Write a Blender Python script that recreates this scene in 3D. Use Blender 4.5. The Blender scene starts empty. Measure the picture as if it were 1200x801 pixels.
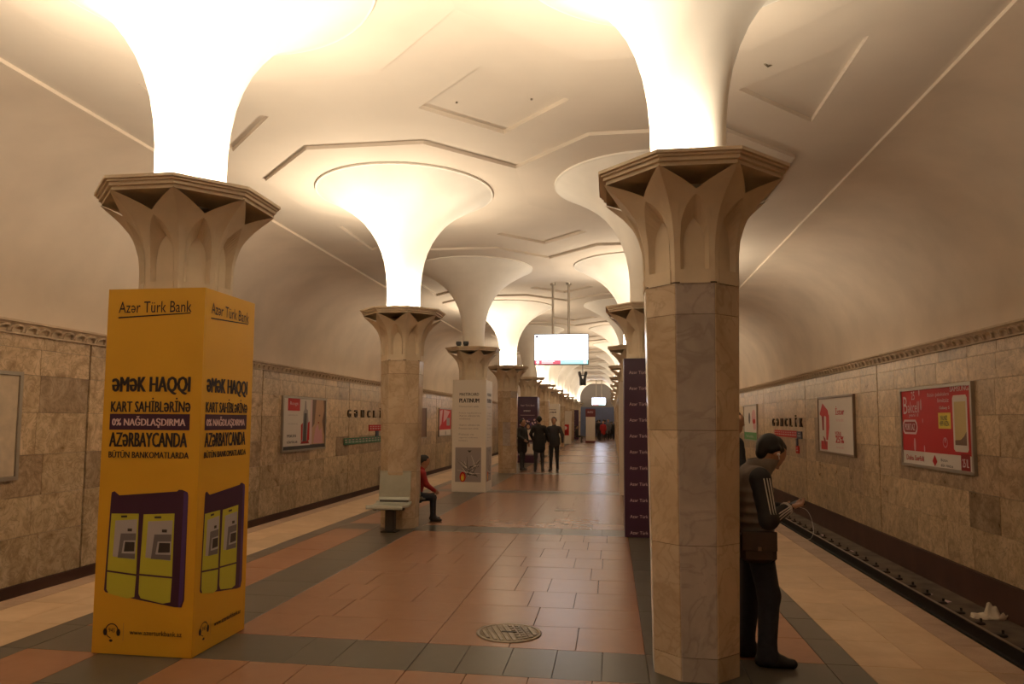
import bpy, bmesh, math, random
import numpy as np
from mathutils import Vector, Matrix, Euler

C = bpy.context.scene.collection
SC = bpy.context.scene
rnd = random.Random(11)

# ------------------------------------------------------------------ camera
def make_camera():
    f, yaw, pitch, roll = 849.5, 0.1453, 0.0777, 0.0064
    fw = Vector((-math.sin(yaw) * math.cos(pitch), math.cos(yaw) * math.cos(pitch), math.sin(pitch)))
    r0 = Vector((math.cos(yaw), math.sin(yaw), 0)); u0 = r0.cross(fw)
    r = math.cos(roll) * r0 + math.sin(roll) * u0
    u = -math.sin(roll) * r0 + math.cos(roll) * u0
    cd = bpy.data.cameras.new('camera'); co = bpy.data.objects.new('camera', cd); C.objects.link(co)
    m = Matrix((r, u, -fw)).transposed().to_4x4(); m.translation = (0, 0, 1.7)
    co.matrix_world = m
    cd.sensor_fit = 'HORIZONTAL'; cd.sensor_width = 36; cd.lens = f / 1200 * 36
    cd.shift_x = 7.49 / 1200; cd.shift_y = 25.41 / 1200
    cd.clip_start = .05; cd.clip_end = 200
    SC.camera = co
make_camera()

# ------------------------------------------------------------------ world, exposure
w = bpy.data.worlds.new('world'); SC.world = w; w.use_nodes = True
w.node_tree.nodes['Background'].inputs[0].default_value = (.01, .008, .006, 1)
w.node_tree.nodes['Background'].inputs[1].default_value = .3
SC.view_settings.view_transform = 'Standard'; SC.view_settings.look = 'None'
SC.view_settings.gamma = 1; SC.view_settings.use_curve_mapping = False
SC.view_settings.exposure = 0.0
SC.cycles.max_bounces = 10; SC.cycles.diffuse_bounces = 7; SC.cycles.glossy_bounces = 4
SC.cycles.sample_clamp_indirect = 6; SC.cycles.caustics_reflective = False; SC.cycles.caustics_refractive = False
LAMP = 345.0                      # uplights in the column heads
LAMP_COL = (1.0, .83, .61)

# ------------------------------------------------------------------ station dimensions
XC, HALF = -1.394, 1.955         # hall axis and column rows
XL, XR = XC - HALF, XC + HALF
Y1, BAY, NCOL = 5.286, 6.0626, 12
YA, YB = -5.0, 75.5              # the hall ends
ZCE = 5.48                       # ceiling
EDGE = 4.20                      # platform half width
SEAM = 4.97
WALL = {'L': -8.6, 'R': 5.8}
ZCOR = {'L': 3.107, 'R': 3.168}
ZBASE = {'L': -.735, 'R': -.668}
ZBED = -1.38
COLY = [Y1 + BAY * n for n in range(NCOL)]

# ------------------------------------------------------------------ materials
M = {}
def nodes(name):
    m = bpy.data.materials.new(name); m.use_nodes = True
    nt = m.node_tree; b = nt.nodes['Principled BSDF']
    return m, nt, b
def plain(name, col, rough=.6, metal=0, emit=None, strength=0, var=.0, scale=6, bump=0, spec=.5):
    m, nt, b = nodes(name)
    b.inputs['Roughness'].default_value = rough; b.inputs['Metallic'].default_value = metal
    b.inputs['Specular IOR Level'].default_value = spec
    b.inputs['Base Color'].default_value = (*col, 1)
    if emit:
        b.inputs['Emission Color'].default_value = (*emit, 1); b.inputs['Emission Strength'].default_value = strength
    if var or bump:
        tc = nt.nodes.new('ShaderNodeTexCoord'); n = nt.nodes.new('ShaderNodeTexNoise')
        n.inputs['Scale'].default_value = scale; n.inputs['Detail'].default_value = 5
        nt.links.new(tc.outputs['Object'], n.inputs['Vector'])
        if var:
            r = nt.nodes.new('ShaderNodeValToRGB')
            r.color_ramp.elements[0].position = .3; r.color_ramp.elements[1].position = .7
            r.color_ramp.elements[0].color = (*[c * (1 - var) for c in col], 1)
            r.color_ramp.elements[1].color = (*[min(1, c * (1 + var)) for c in col], 1)
            nt.links.new(n.outputs['Fac'], r.inputs[0]); nt.links.new(r.outputs[0], b.inputs['Base Color'])
        if bump:
            bp = nt.nodes.new('ShaderNodeBump'); bp.inputs['Strength'].default_value = bump
            nt.links.new(n.outputs['Fac'], bp.inputs['Height']); nt.links.new(bp.outputs[0], b.inputs['Normal'])
    M[name] = m; return m
def stone(name, dark, mid, light, scale, rough, piece=.25, vein=None, speck=0, warp=.6, spec=.5):
    """polished stone: noise clouds, thin veins and a tone of its own for every piece"""
    m, nt, b = nodes(name); N = nt.nodes.new; L = nt.links.new
    b.inputs['Roughness'].default_value = rough; b.inputs['Specular IOR Level'].default_value = spec
    geo = N('ShaderNodeNewGeometry'); oi = N('ShaderNodeObjectInfo')
    rsum = N('ShaderNodeMath'); rsum.operation = 'ADD'
    L(geo.outputs['Random Per Island'], rsum.inputs[0]); L(oi.outputs['Random'], rsum.inputs[1])
    fr = N('ShaderNodeMath'); fr.operation = 'FRACT'; L(rsum.outputs[0], fr.inputs[0])
    # stone pattern jumps from piece to piece
    cmb = N('ShaderNodeCombineXYZ'); mul = N('ShaderNodeMath'); mul.operation = 'MULTIPLY'; mul.inputs[1].default_value = 40
    L(fr.outputs[0], mul.inputs[0])
    for i in range(3): L(mul.outputs[0], cmb.inputs[i])
    add = N('ShaderNodeVectorMath'); add.operation = 'ADD'
    L(geo.outputs['Position'], add.inputs[0]); L(cmb.outputs[0], add.inputs[1])
    n1 = N('ShaderNodeTexNoise'); n1.inputs['Scale'].default_value = scale; n1.inputs['Detail'].default_value = 8
    n1.inputs['Roughness'].default_value = .62; n1.inputs['Distortion'].default_value = warp
    L(add.outputs[0], n1.inputs['Vector'])
    r = N('ShaderNodeValToRGB'); e = r.color_ramp.elements
    e[0].position = .30; e[1].position = .70; e[0].color = (*dark, 1); e[1].color = (*light, 1)
    x = e.new(.5); x.color = (*mid, 1)
    L(n1.outputs['Fac'], r.inputs[0]); col = r.outputs[0]
    if vein:
        n2 = N('ShaderNodeTexNoise'); n2.inputs['Scale'].default_value = scale * 1.3; n2.inputs['Detail'].default_value = 6
        n2.inputs['Distortion'].default_value = 2.2; L(add.outputs[0], n2.inputs['Vector'])
        s = N('ShaderNodeMath'); s.operation = 'SUBTRACT'; s.inputs[1].default_value = .5; L(n2.outputs['Fac'], s.inputs[0])
        a = N('ShaderNodeMath'); a.operation = 'ABSOLUTE'; L(s.outputs[0], a.inputs[0])
        vr = N('ShaderNodeValToRGB'); vr.color_ramp.elements[0].color = (.55, .55, .55, 1); vr.color_ramp.elements[1].color = (0, 0, 0, 1)
        vr.color_ramp.elements[1].position = .045; L(a.outputs[0], vr.inputs[0])
        mx = N('ShaderNodeMix'); mx.data_type = 'RGBA'; mx.inputs['B'].default_value = (*vein, 1)
        L(vr.outputs[0], mx.inputs['Factor']); L(col, mx.inputs['A']); col = mx.outputs['Result']
    if speck:
        n3 = N('ShaderNodeTexNoise'); n3.inputs['Scale'].default_value = 130; n3.inputs['Detail'].default_value = 2
        L(geo.outputs['Position'], n3.inputs['Vector'])
        mr = N('ShaderNodeMapRange'); mr.inputs[1].default_value = .3; mr.inputs[2].default_value = .7
        mr.inputs[3].default_value = 1 - speck; mr.inputs[4].default_value = 1 + speck; L(n3.outputs['Fac'], mr.inputs[0])
        vm = N('ShaderNodeVectorMath'); vm.operation = 'SCALE'; L(col, vm.inputs[0]); L(mr.outputs[0], vm.inputs['Scale']); col = vm.outputs[0]
    pr = N('ShaderNodeMapRange'); pr.inputs[3].default_value = 1 - piece; pr.inputs[4].default_value = 1 + piece
    L(fr.outputs[0], pr.inputs[0])
    sc = N('ShaderNodeVectorMath'); sc.operation = 'SCALE'; L(col, sc.inputs[0]); L(pr.outputs[0], sc.inputs['Scale'])
    L(sc.outputs[0], b.inputs['Base Color'])
    rr = N('ShaderNodeMapRange'); rr.inputs[1].default_value = .3; rr.inputs[2].default_value = .7
    rv = .0 if name.startswith('granite') else .15
    rr.inputs[3].default_value = rough * (1 - rv); rr.inputs[4].default_value = rough * (1 + rv)
    L(n1.outputs['Fac'], rr.inputs[0]); L(rr.outputs[0], b.inputs['Roughness'])
    M[name] = m; return m

plain('plaster', (.68, .60, .51), .8, var=.05, scale=.8)
plain('vault_plaster', (.76, .65, .53), .75, var=.09, scale=.9)
plain('bell_plaster', (.84, .80, .73), .75, var=.03, scale=3)
plain('cap_stone', (.66, .56, .42), .62, var=.07, scale=5)
plain('cornice_stone', (.60, .475, .34), .7, var=.12, scale=6)
plain('joint', (.10, .075, .055), .9)
plain('dark_joint', (.05, .04, .033), .9)
stone('wall_marble', (.33, .215, .115), (.60, .435, .265), (.76, .585, .40), 3.0, .32, .13, vein=(.27, .17, .085), warp=1.3)
stone('wall_marble_dark', (.22, .145, .08), (.43, .30, .185), (.58, .43, .29), 3.0, .32, .16, vein=(.18, .11, .06), warp=1.3)
stone('column_marble', (.43, .325, .215), (.56, .44, .31), (.66, .55, .42), 1.9, .22, .11, vein=(.40, .30, .20), warp=.7)
stone('column_grey', (.36, .31, .28), (.45, .395, .36), (.54, .48, .44), 1.9, .22, .06, vein=(.30, .255, .225), warp=.7)
stone('granite_red', (.275, .126, .065), (.295, .139, .073), (.315, .152, .082), 9, .30, .04, warp=.1, spec=.28)
stone('granite_nave', (.242, .120, .066), (.25, .126, .069), (.258, .132, .073), 7, .27, .035, warp=.1, spec=.32)
stone('granite_dark', (.094, .082, .064), (.098, .086, .068), (.104, .091, .072), 9, .28, .06, warp=.1, spec=.26)
stone('granite_tan', (.47, .315, .18), (.54, .375, .225), (.61, .44, .28), 3, .38, .08, warp=.4)
stone('granite_edge', (.26, .17, .11), (.33, .22, .15), (.39, .27, .19), 4, .4, .08, speck=.2)
plain('plinth_paint', (.085, .037, .024), .5, var=.2, scale=2)
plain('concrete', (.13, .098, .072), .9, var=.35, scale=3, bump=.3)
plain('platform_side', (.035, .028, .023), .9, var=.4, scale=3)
plain('rail_steel', (.055, .043, .035), .55, .6)
plain('rail_top', (.30, .24, .19), .4, .8)
plain('sleeper', (.030, .023, .018), .9, var=.3, scale=8)
plain('yellow_board', (.66, .36, .022), .42, var=.03, scale=2)
plain('white_board', (.70, .64, .56), .4)
plain('purple_board', (.050, .016, .045), .35)
plain('ink', (.020, .012, .012), .5)
plain('ink_purple', (.045, .010, .040), .45)
plain('violet', (.075, .035, .16), .45)
plain('paper_pink', (.70, .52, .53), .55, spec=.25)
plain('paper_white', (.70, .63, .57), .55, spec=.25)
plain('atm_green', (.50, .48, .045), .45)
plain('atm_grey', (.42, .40, .42), .45)
plain('atm_grey_dark', (.15, .135, .15), .45)
plain('poster_red', (.50, .016, .020), .55, spec=.25)
plain('poster_red_dark', (.28, .010, .014), .55, spec=.25)
plain('maroon', (.15, .018, .022), .5)
plain('poster_green', (.07, .30, .07), .4)
plain('sign_green', (.035, .14, .07), .45)
plain('sign_navy', (.022, .022, .05), .45)
plain('skin_print', (.52, .30, .17), .45)
plain('print_brown', (.16, .075, .04), .45)
plain('print_grey', (.30, .26, .25), .45)
plain('print_black', (.03, .024, .024), .45)
plain('print_orange', (.75, .22, .03), .45)
plain('print_yellow', (.75, .58, .05), .45)
plain('gold_screen', (.55, .40, .15), .4)
plain('pale_pink', (.62, .30, .32), .45)
plain('frame_metal', (.40, .35, .29), .4, .6)
plain('frame_brown', (.20, .13, .085), .45)
plain('bronze', (.065, .036, .015), .4, .5)
plain('seat_metal', (.40, .41, .35), .30, .35, var=.06, scale=9)
plain('seat_dark', (.07, .062, .055), .5, .3)
plain('iron', (.25, .205, .15), .42, .6, var=.25, scale=14)
plain('chrome', (.62, .60, .56), .22, .9)
plain('black_plastic', (.018, .017, .018), .45)
plain('tv_screen', (.02, .02, .02), .3, emit=(.93, .95, 1.0), strength=4.0)
plain('tv_far', (.02, .02, .02), .3, emit=(.72, .80, 1.0), strength=16)
plain('tv_red', (.02, .02, .02), .3, emit=(.85, .14, .20), strength=1.1)
plain('tv_teal', (.02, .02, .02), .3, emit=(.50, .90, .88), strength=1.2)
plain('tv_white', (.02, .02, .02), .3, emit=(1, .93, .93), strength=1.3)
plain('lamp_glass', (.8, .75, .6), .4, emit=LAMP_COL, strength=LAMP * .72)
plain('lamp_glass_strong', (.8, .75, .6), .4, emit=LAMP_COL, strength=LAMP * 2.1)
plain('end_grey', (.20, .18, .17), .7)
plain('end_blue', (.085, .105, .19), .6, var=.2, scale=.7)
plain('skin', (.43, .24, .155), .5)
plain('hair', (.012, .010, .009), .5)
plain('denim', (.016, .018, .027), .8, var=.25, scale=25)
plain('black_cloth', (.014, .013, .014), .75)
plain('charcoal_cloth', (.035, .033, .036), .75)
plain('grey_cloth', (.12, .11, .11), .8)
plain('red_cloth', (.34, .016, .016), .75)
plain('white_cloth', (.60, .55, .50), .8)
plain('blue_cloth', (.05, .07, .14), .8)
plain('vest', (.205, .165, .135), .75, var=.12, scale=20, bump=.1)
plain('leather', (.045, .027, .018), .5, var=.2, scale=12)
plain('white_plastic', (.75, .72, .68), .4)
plain('shoe', (.016, .013, .012), .5)
plain('bag_white', (.66, .58, .46), .65, var=.08, scale=9)

# ------------------------------------------------------------------ helpers
class MB:
    def __init__(s): s.v = []; s.f = []; s.m = []; s.mats = []; s.sm = []
    def mi(s, m):
        if m not in s.mats: s.mats.append(m)
        return s.mats.index(m)
    def add(s, verts, faces, mat, smooth=False):
        o = len(s.v); i = s.mi(mat); s.v += [tuple(v) for v in verts]
        for f in faces: s.f.append(tuple(o + k for k in f)); s.m.append(i); s.sm.append(smooth)
        return s
    def box(s, x0, x1, y0, y1, z0, z1, mat, rot=0, piv=None):
        v = [(x, y, z) for z in (z0, z1) for y in (y0, y1) for x in (x0, x1)]
        if rot:
            px, py = piv or ((x0 + x1) / 2, (y0 + y1) / 2); c, n = math.cos(rot), math.sin(rot)
            v = [(px + (x - px) * c - (y - py) * n, py + (x - px) * n + (y - py) * c, z) for x, y, z in v]
        return s.add(v, [(0, 2, 3, 1), (4, 5, 7, 6), (0, 1, 5, 4), (1, 3, 7, 5), (3, 2, 6, 7), (2, 0, 4, 6)], mat)
    def cbox(s, x0, x1, y0, y1, z0, z1, mat, c=.01):
        """box with chamfered edges (as an 8-corner octagon in plan plus inset caps)"""
        def ring(d, z):
            return [(x0 + d, y0, z), (x1 - d, y0, z), (x1, y0 + d, z), (x1, y1 - d, z), (x1 - d, y1, z), (x0 + d, y1, z), (x0, y1 - d, z), (x0, y0 + d, z)]
        def ring2(d, z):
            return [(x0 + d + c, y0 + c, z), (x1 - d - c, y0 + c, z), (x1 - c, y0 + d + c, z), (x1 - c, y1 - d - c, z), (x1 - d - c, y1 - c, z), (x0 + d + c, y1 - c, z), (x0 + c, y1 - d - c, z), (x0 + c, y0 + d + c, z)]
        R = [ring2(c, z0), ring(c, z0 + c), ring(c, z1 - c), ring2(c, z1)]
        v = sum(R, []); f = [tuple(range(7, -1, -1)), tuple(range(24, 32))]
        for k in range(3):
            for i in range(8):
                j = (i + 1) % 8; f.append((k * 8 + i, k * 8 + j, k * 8 + 8 + j, k * 8 + 8 + i))
        return s.add(v, f, mat)
    def lathe(s, prof, cx, cy, n, mat, smooth=True, a0=0):
        v = []; f = []
        for r, z in prof:
            for i in range(n):
                a = a0 + 2 * math.pi * i / n; v.append((cx + r * math.cos(a), cy + r * math.sin(a), z))
        for k in range(len(prof) - 1):
            for i in range(n):
                j = (i + 1) % n; f.append((k * n + i, k * n + j, (k + 1) * n + j, (k + 1) * n + i))
        return s.add(v, f, mat, smooth)
    def tube(s, pts, r, mat, n=8, caps=True):
        pts = [Vector(p) for p in pts]; v = []; f = []; up = Vector((0.13, .21, 1)).normalized()
        rs = r if isinstance(r, (list, tuple)) else [r] * len(pts)
        for i, p in enumerate(pts):
            d = (pts[min(i + 1, len(pts) - 1)] - pts[max(i - 1, 0)]).normalized()
            a = d.cross(up)
            if a.length < .05: a = d.cross(Vector((1, 0, 0)))
            a.normalize(); b = d.cross(a)
            for k in range(n):
                t = 2 * math.pi * k / n; v.append(p + (a * math.cos(t) + b * math.sin(t)) * rs[i])
        for i in range(len(pts) - 1):
            for k in range(n):
                j = (k + 1) % n; f.append((i * n + k, i * n + j, (i + 1) * n + j, (i + 1) * n + k))
        s.add(v, f, mat, True)
        if caps: s.add(v[:n], [tuple(range(n))], mat); s.add(v[-n:], [tuple(range(n - 1, -1, -1))], mat)
        return s
    def prism(s, poly, z0, z1, mat):
        n = len(poly); v = [(x, y, z0) for x, y in poly] + [(x, y, z1) for x, y in poly]
        f = [tuple(range(n - 1, -1, -1)), tuple(range(n, 2 * n))]
        for i in range(n): j = (i + 1) % n; f.append((i, j, n + j, n + i))
        return s.add(v, f, mat)
    def mesh(s, name):
        me = bpy.data.meshes.new(name); me.from_pydata(s.v, [], s.f)
        for m in s.mats: me.materials.append(M[m])
        me.polygons.foreach_set('material_index', s.m); me.polygons.foreach_set('use_smooth', s.sm)
        me.update(); return me
    def build(s, name, parent=None, loc=None, rz=0):
        return link(name, s.mesh(name), parent, loc, rz)
def link(name, me, parent=None, loc=None, rz=0, scale=None):
    o = bpy.data.objects.new(name, me); C.objects.link(o)
    if parent: o.parent = parent
    if loc is not None: o.location = loc
    if rz: o.rotation_euler = (0, 0, rz)
    if scale is not None: o.scale = scale
    return o
def thing(name, label, cat, loc=(0, 0, 0), rz=0, group=None):
    o = link(name, None, None, loc, rz); tag(o, label, cat, group); return o
def tag(o, label, cat, group=None):
    o['label'] = label; o['category'] = cat; o['kind'] = 'thing'
    if group: o['group'] = group
    return o
def struct(o): o['kind'] = 'structure'; return o
def copy_tree(o, parent=None):
    c = o.copy(); C.objects.link(c)
    if parent: c.parent = parent
    for ch in list(o.children): copy_tree(ch, c)
    return c
_txt = {}
def text_mesh(body, mat, align='CENTER', wd=1.0, ht=1.0, bold=0.0):
    """flat lettering fitted into wd x ht, lying in x/z with its front towards -y, origin at its centre"""
    key = (body, bold)
    if ('Ə' in body or 'ə' in body) and key not in _txt:
        raw = lambda q: _txt[(q, bold)] if (q, bold) in _txt else (text_mesh(q, mat, 'LEFT', 1, 1, bold), _txt[(q, bold)])[1]
        ext = lambda q: max(v[0] for v in raw(q)[0])
        V, F, x = [], [], 0.0; hh = ext('HH'); h1 = ext('H')
        for ch in body:
            src = {'Ə': 'e', 'ə': 'e', ' ': 'n'}.get(ch, ch); adv = (ext('H' + src + 'H') - hh)
            k = 1.0
            if ch != ' ':
                vs, fs = raw(src)
                if ch in 'Əə':
                    k = 1.33 if ch == 'Ə' else 1.0
                    a0, a1 = min(v[0] for v in vs), max(v[0] for v in vs); b0, b1 = min(v[1] for v in vs), max(v[1] for v in vs)
                    vs = [((a0 + a1 - v[0]) * k, (b0 + b1 - v[1]) * k + (.008 if ch == 'Ə' else 0), 0) for v in vs]
                o = len(V); V += [(v[0] + x, v[1], 0) for v in vs]; F += [tuple(o + i for i in f) for f in fs]
            x += adv * k * (.6 if ch == ' ' else 1)
        _txt[key] = (V, F)
    if key not in _txt:
        cu = bpy.data.curves.new('t', 'FONT'); cu.body = body; cu.resolution_u = 2; cu.space_line = .8
        cu.align_x = 'LEFT'
        o = bpy.data.objects.new('t', cu); C.objects.link(o)
        bpy.context.view_layer.update()
        me = bpy.data.meshes.new_from_object(o.evaluated_get(bpy.context.evaluated_depsgraph_get()))
        bpy.data.objects.remove(o)
        vs = [tuple(v.co) for v in me.vertices]; fs = [tuple(p.vertices) for p in me.polygons]
        _txt[key] = (vs, fs); bpy.data.meshes.remove(me)
    vs, fs = _txt[key]
    if bold:
        n = len(vs); st = (-1, 0, 1); vs = [(v[0] + k * bold * 1.3, v[1], k * .0004) for k in st for v in vs]; fs = [tuple(i + n * k for i in f) for k in range(3) for f in fs]
    x0, x1 = min(v[0] for v in vs), max(v[0] for v in vs); y0, y1 = min(v[1] for v in vs), max(v[1] for v in vs)
    sx = wd / (x1 - x0); sy = ht / (y1 - y0)
    mb = MB()
    mb.add([((v[0] - (x0 + x1) / 2) * sx, -v[2], (v[1] - (y0 + y1) / 2) * sy) for v in vs], fs, mat)
    return mb
def lettering(body, mat, parent, u, z, wd, ht, off, name='lettering', bold=0.0):
    return text_mesh(body, mat, 'CENTER', wd, ht, bold).build(name, parent, (u, -off, z))
def face(parent, name, loc, rz):
    return loc, rz
def flat(mb, poly, mat, off):
    """flat printed shape in x/z, front towards -y"""
    mb.add([(x, -off, z) for x, z in poly], [tuple(range(len(poly)))], mat)
def rect(mb, x0, x1, z0, z1, mat, off): flat(mb, [(x0, z0), (x1, z0), (x1, z1), (x0, z1)], mat, off)
def disc(mb, x, z, r, mat, off, n=18, rz=None):
    flat(mb, [(x + r * math.cos(2 * math.pi * i / n), z + (rz or r) * math.sin(2 * math.pi * i / n)) for i in range(n)], mat, off)
def ringp(mb, x, z, r0, r1, mat, off, n=20, a0=0, a1=2 * math.pi):
    v = []; f = []
    for i in range(n + 1):
        a = a0 + (a1 - a0) * i / n
        v += [(x + r0 * math.cos(a), -off, z + r0 * math.sin(a)), (x + r1 * math.cos(a), -off, z + r1 * math.sin(a))]
    for i in range(n): f.append((2 * i, 2 * i + 1, 2 * i + 3, 2 * i + 2))
    mb.add(v, f, mat)

# ------------------------------------------------------------------ floor of the island platform
def build_floor():
    b = MB(); b.box(XC - EDGE + .02, XC + EDGE - .02, YA, YB, -.30, -.012, 'joint')
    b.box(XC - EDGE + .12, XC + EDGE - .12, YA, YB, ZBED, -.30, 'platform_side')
    floor = struct(b.build('floor'))
    zones = [(-EDGE, -3.95, 'granite_edge'), (-3.95, -3.11, 'granite_tan'), (-3.11, -2.88, 'granite_dark'), (-2.88, -2.29, 'granite_red'),
             (-2.29, -1.63, 'granite_dark'), (-1.63, 0, 'granite_nave'), (0, 1.63, 'granite_nave'), (1.63, 2.29, 'granite_dark'),
             (2.29, 2.88, 'granite_red'), (2.88, 3.11, 'granite_dark'), (3.11, 3.95, 'granite_tan'), (3.95, EDGE, 'granite_edge')]
    ph = BAY / 10; pieces = []
    j0 = int((YA - (Y1 - .05 - ph / 2)) / ph); j1 = int((YB - (Y1 - .05 - ph / 2)) / ph)
    for j in range(j0, j1):
        y0 = Y1 - .05 - ph / 2 + ph * j; band = j % 10 == 0
        for x0, x1, mat in zones:
            m = 'granite_dark' if band and mat in ('granite_red', 'granite_nave') else mat
            if mat == 'granite_nave' or (mat == 'granite_tan'):
                x = x0
                while x < x1 - .01:
                    wd = rnd.choice((.33, .42, .5, .62, .74)) if mat == 'granite_nave' else rnd.choice((.42, .84))
                    if x1 - x - wd < .3: wd = x1 - x
                    pieces.append((x, x + wd, y0, y0 + ph, m)); x += wd
            else: pieces.append((x0, x1, y0, y0 + ph, m))
    base = {}
    for m in {p[4] for p in pieces}:
        q = MB(); e = .006
        lo = [(-.5, -.5), (.5, -.5), (.5, .5), (-.5, .5)]
        q.add([(x, y, -1) for x, y in lo] + [(x, y, -.2) for x, y in lo] + [(x * (1 - e), y * (1 - e), 0) for x, y in lo],
              [(0, 1, 5, 4), (1, 2, 6, 5), (2, 3, 7, 6), (3, 0, 4, 7), (4, 5, 9, 8), (5, 6, 10, 9), (6, 7, 11, 10), (7, 4, 8, 11), (8, 9, 10, 11)], m)
        base[m] = q.mesh('slab')
    def vis(p):
        y = (p[2] + p[3]) / 2; x = XC + (p[0] + p[1]) / 2
        return y > 4.5 and -.72 * y - .6 < x < .62 * y + .6
    pieces.sort(key=lambda p: (0 if vis(p) else 1, (p[2] + p[3]) / 2))
    rest = MB()
    for k, (x0, x1, y0, y1, m) in enumerate(pieces):
        cx, cy, wx, wy = XC + (x0 + x1) / 2, (y0 + y1) / 2, x1 - x0 - .004, y1 - y0 - .003
        dz = rnd.uniform(-.0006, .0004)
        if k < 300:
            link('slab', base[m], floor, (cx, cy, dz), 0, (wx, wy, .011))
        else:
            rest.add([(cx + a * wx / 2, cy + c * wy / 2, z) for z in (-.0115, dz) for a, c in ((-1, -1), (1, -1), (1, 1), (-1, 1))],
                     [(4, 5, 6, 7), (0, 1, 5, 4), (1, 2, 6, 5), (2, 3, 7, 6), (3, 0, 4, 7)], m)
    r = rest.build('paving', floor); r['kind'] = 'stuff'
    return floor
floor = build_floor()

# ------------------------------------------------------------------ trackside walls, cornices, track beds
ROWZ = [2.95, 2.76, 2.37, 1.81, 1.18, .57, -.01]
def build_wall(side):
    X = WALL[side]; s = 1 if side == 'R' else -1; zt = ZCOR[side]; dz = zt - 3.15; zb = ZBASE[side]
    nm = 'wall_right' if side == 'R' else 'wall_left'
    b = MB(); b.box(min(X + s * .03, X + s * .3), max(X + s * .03, X + s * .3), YA, YB, ZBED, zt + .02, 'dark_joint')
    wall = struct(b.build(nm))
    rows = [z + dz for z in ROWZ] + [zb]
    base = {}
    for m in ('wall_marble', 'wall_marble_dark'):
        q = MB(); e = .008; lo = [(-.5, -.5), (.5, -.5), (.5, .5), (-.5, .5)]
        v = [(1, y, z) for y, z in lo] + [(.12, y, z) for y, z in lo] + [(0, y * (1 - e), z * (1 - e)) for y, z in lo]
        v = [(x * s, y, z) for x, y, z in v]
        f = [(0, 1, 5, 4), (1, 2, 6, 5), (2, 3, 7, 6), (3, 0, 4, 7), (4, 5, 9, 8), (5, 6, 10, 9), (6, 7, 11, 10), (7, 4, 8, 11), (8, 9, 10, 11)]
        q.add(v, f if s < 0 else [t[::-1] for t in f], m); base[m] = q.mesh('marble_panel')
    pieces = []
    for k in range(-2, NCOL + 1):
        y0 = Y1 - .42 + BAY * k; y1 = y0 + BAY
        for r in range(len(rows) - 1):
            cuts = [y0]; off = .5 if r % 2 else 0
            n = 6
            for i in range(1, n): cuts.append(y0 + BAY * i / n + rnd.uniform(-.12, .12))
            cuts.append(y1)
            for a, c in zip(cuts, cuts[1:]):
                if c < YA or a > YB: continue
                d = (r == 4 and rnd.random() < .75) or (r != 4 and rnd.random() < .06)
                g0 = .02 if a == y0 else .002; g1 = .02 if c == y1 else .002
                pieces.append((a + g0, c - g1, rows[r + 1] + .002, rows[r] - .002, 'wall_marble_dark' if d else 'wall_marble'))
    pieces.sort(key=lambda p: (0 if p[1] > (8.5 if side == 'L' else 10.5) else 1, p[0]))
    rest = MB()
    for i, (a, c, z0, z1, m) in enumerate(pieces):
        pr = rnd.uniform(0, .003)
        if i < 300: link('marble_panel', base[m], wall, (X - s * pr, (a + c) / 2, (z0 + z1) / 2), 0, (.03 + pr, c - a, z1 - z0))
        else:
            x0, x1 = sorted((X - s * pr, X + s * .03)); rest.box(x0, x1, a, c, z0, z1, m)
    r = rest.build('marble_facing', wall); r['kind'] = 'stuff'
    # dark red-brown plinth below the stone
    b = MB(); x0, x1 = sorted((X - s * .02, X + s * .3)); b.box(x0, x1, YA, YB, ZBED, zb - .004, 'plinth_paint')
    x0, x1 = sorted((X - s * .035, X + s * .3)); b.box(x0, x1, YA, YB, zb - .05, zb - .006, 'plinth_paint')
    struct(b.build('baseboard_right' if side == 'R' else 'baseboard_left'))
    # cornice: fillets, a leaning cove and a row of small arches
    b = MB(); zc = 2.95 + dz
    prof = [(0, zc), (.045, zc), (.045, zc + .022), (.02, zc + .026), (.03, zc + .07), (.06, zc + .13), (.095, zc + .165), (.115, zc + .168), (.115, zc + .2), (-.2, zc + .2)]
    v = [(X - s * p, y, z) for y in (YA, YB) for p, z in prof]; n = len(prof)
    f = [(i, i + 1, n + i + 1, n + i) if s > 0 else (i, n + i, n + i + 1, i + 1) for i in range(n - 1)]
    b.add(v, f, 'cornice_stone')
    tr = struct(b.build('trim_1' if side == 'R' else 'trim_2'))
    q = MB(); hw = .125; ns = 7
    def cove(z): t = z / .165; return .02 + .075 * t * t
    arc = [(hw * .92 * math.cos(math.pi * i / ns), .03 + .105 * math.sin(math.pi * i / ns) ** .8) for i in range(ns + 1)]
    vo, vi, vb = [], [], []
    for y, z in arc:
        vo.append((-s * (cove(z) + .035 + .2 * max(0, z - .08)), y, z)); vi.append((-s * (cove(z) + .03 + .2 * max(0, z - .08)), y * .72, .03 + (z - .03) * .74)); vb.append((-s * (cove(z) - .004), y * .68, .03 + (z - .03) * .7))
    vr = [(-s * (cove(z) - .004), y * 1.06, .03 + (z - .03) * 1.12) for y, z in arc]
    k = ns + 1; V = vr + vo + vi + vb
    for a in range(3): q.add(V[a * k:(a + 2) * k], [((i, i + 1, k + i + 1, k + i) if s > 0 else (i, k + i, k + i + 1, i + 1)) for i in range(ns)], 'cornice_stone')
    am = q.mesh('cornice_arch'); ys = [8.6 + .25 * i for i in range(int((YB - 8.6) / .25))]
    rest = MB()
    for i, y in enumerate(ys):
        if i < 220: link('cornice_arch', am, tr, (X, y, zc))
        else:
            for a in range(3): rest.add([(X + vv[0], y + vv[1], zc + vv[2]) for vv in V[a * k:(a + 2) * k]], [((i2, i2 + 1, k + i2 + 1, k + i2) if s > 0 else (i2, k + i2, k + i2 + 1, i2 + 1)) for i2 in range(ns)], 'cornice_stone')
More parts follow.
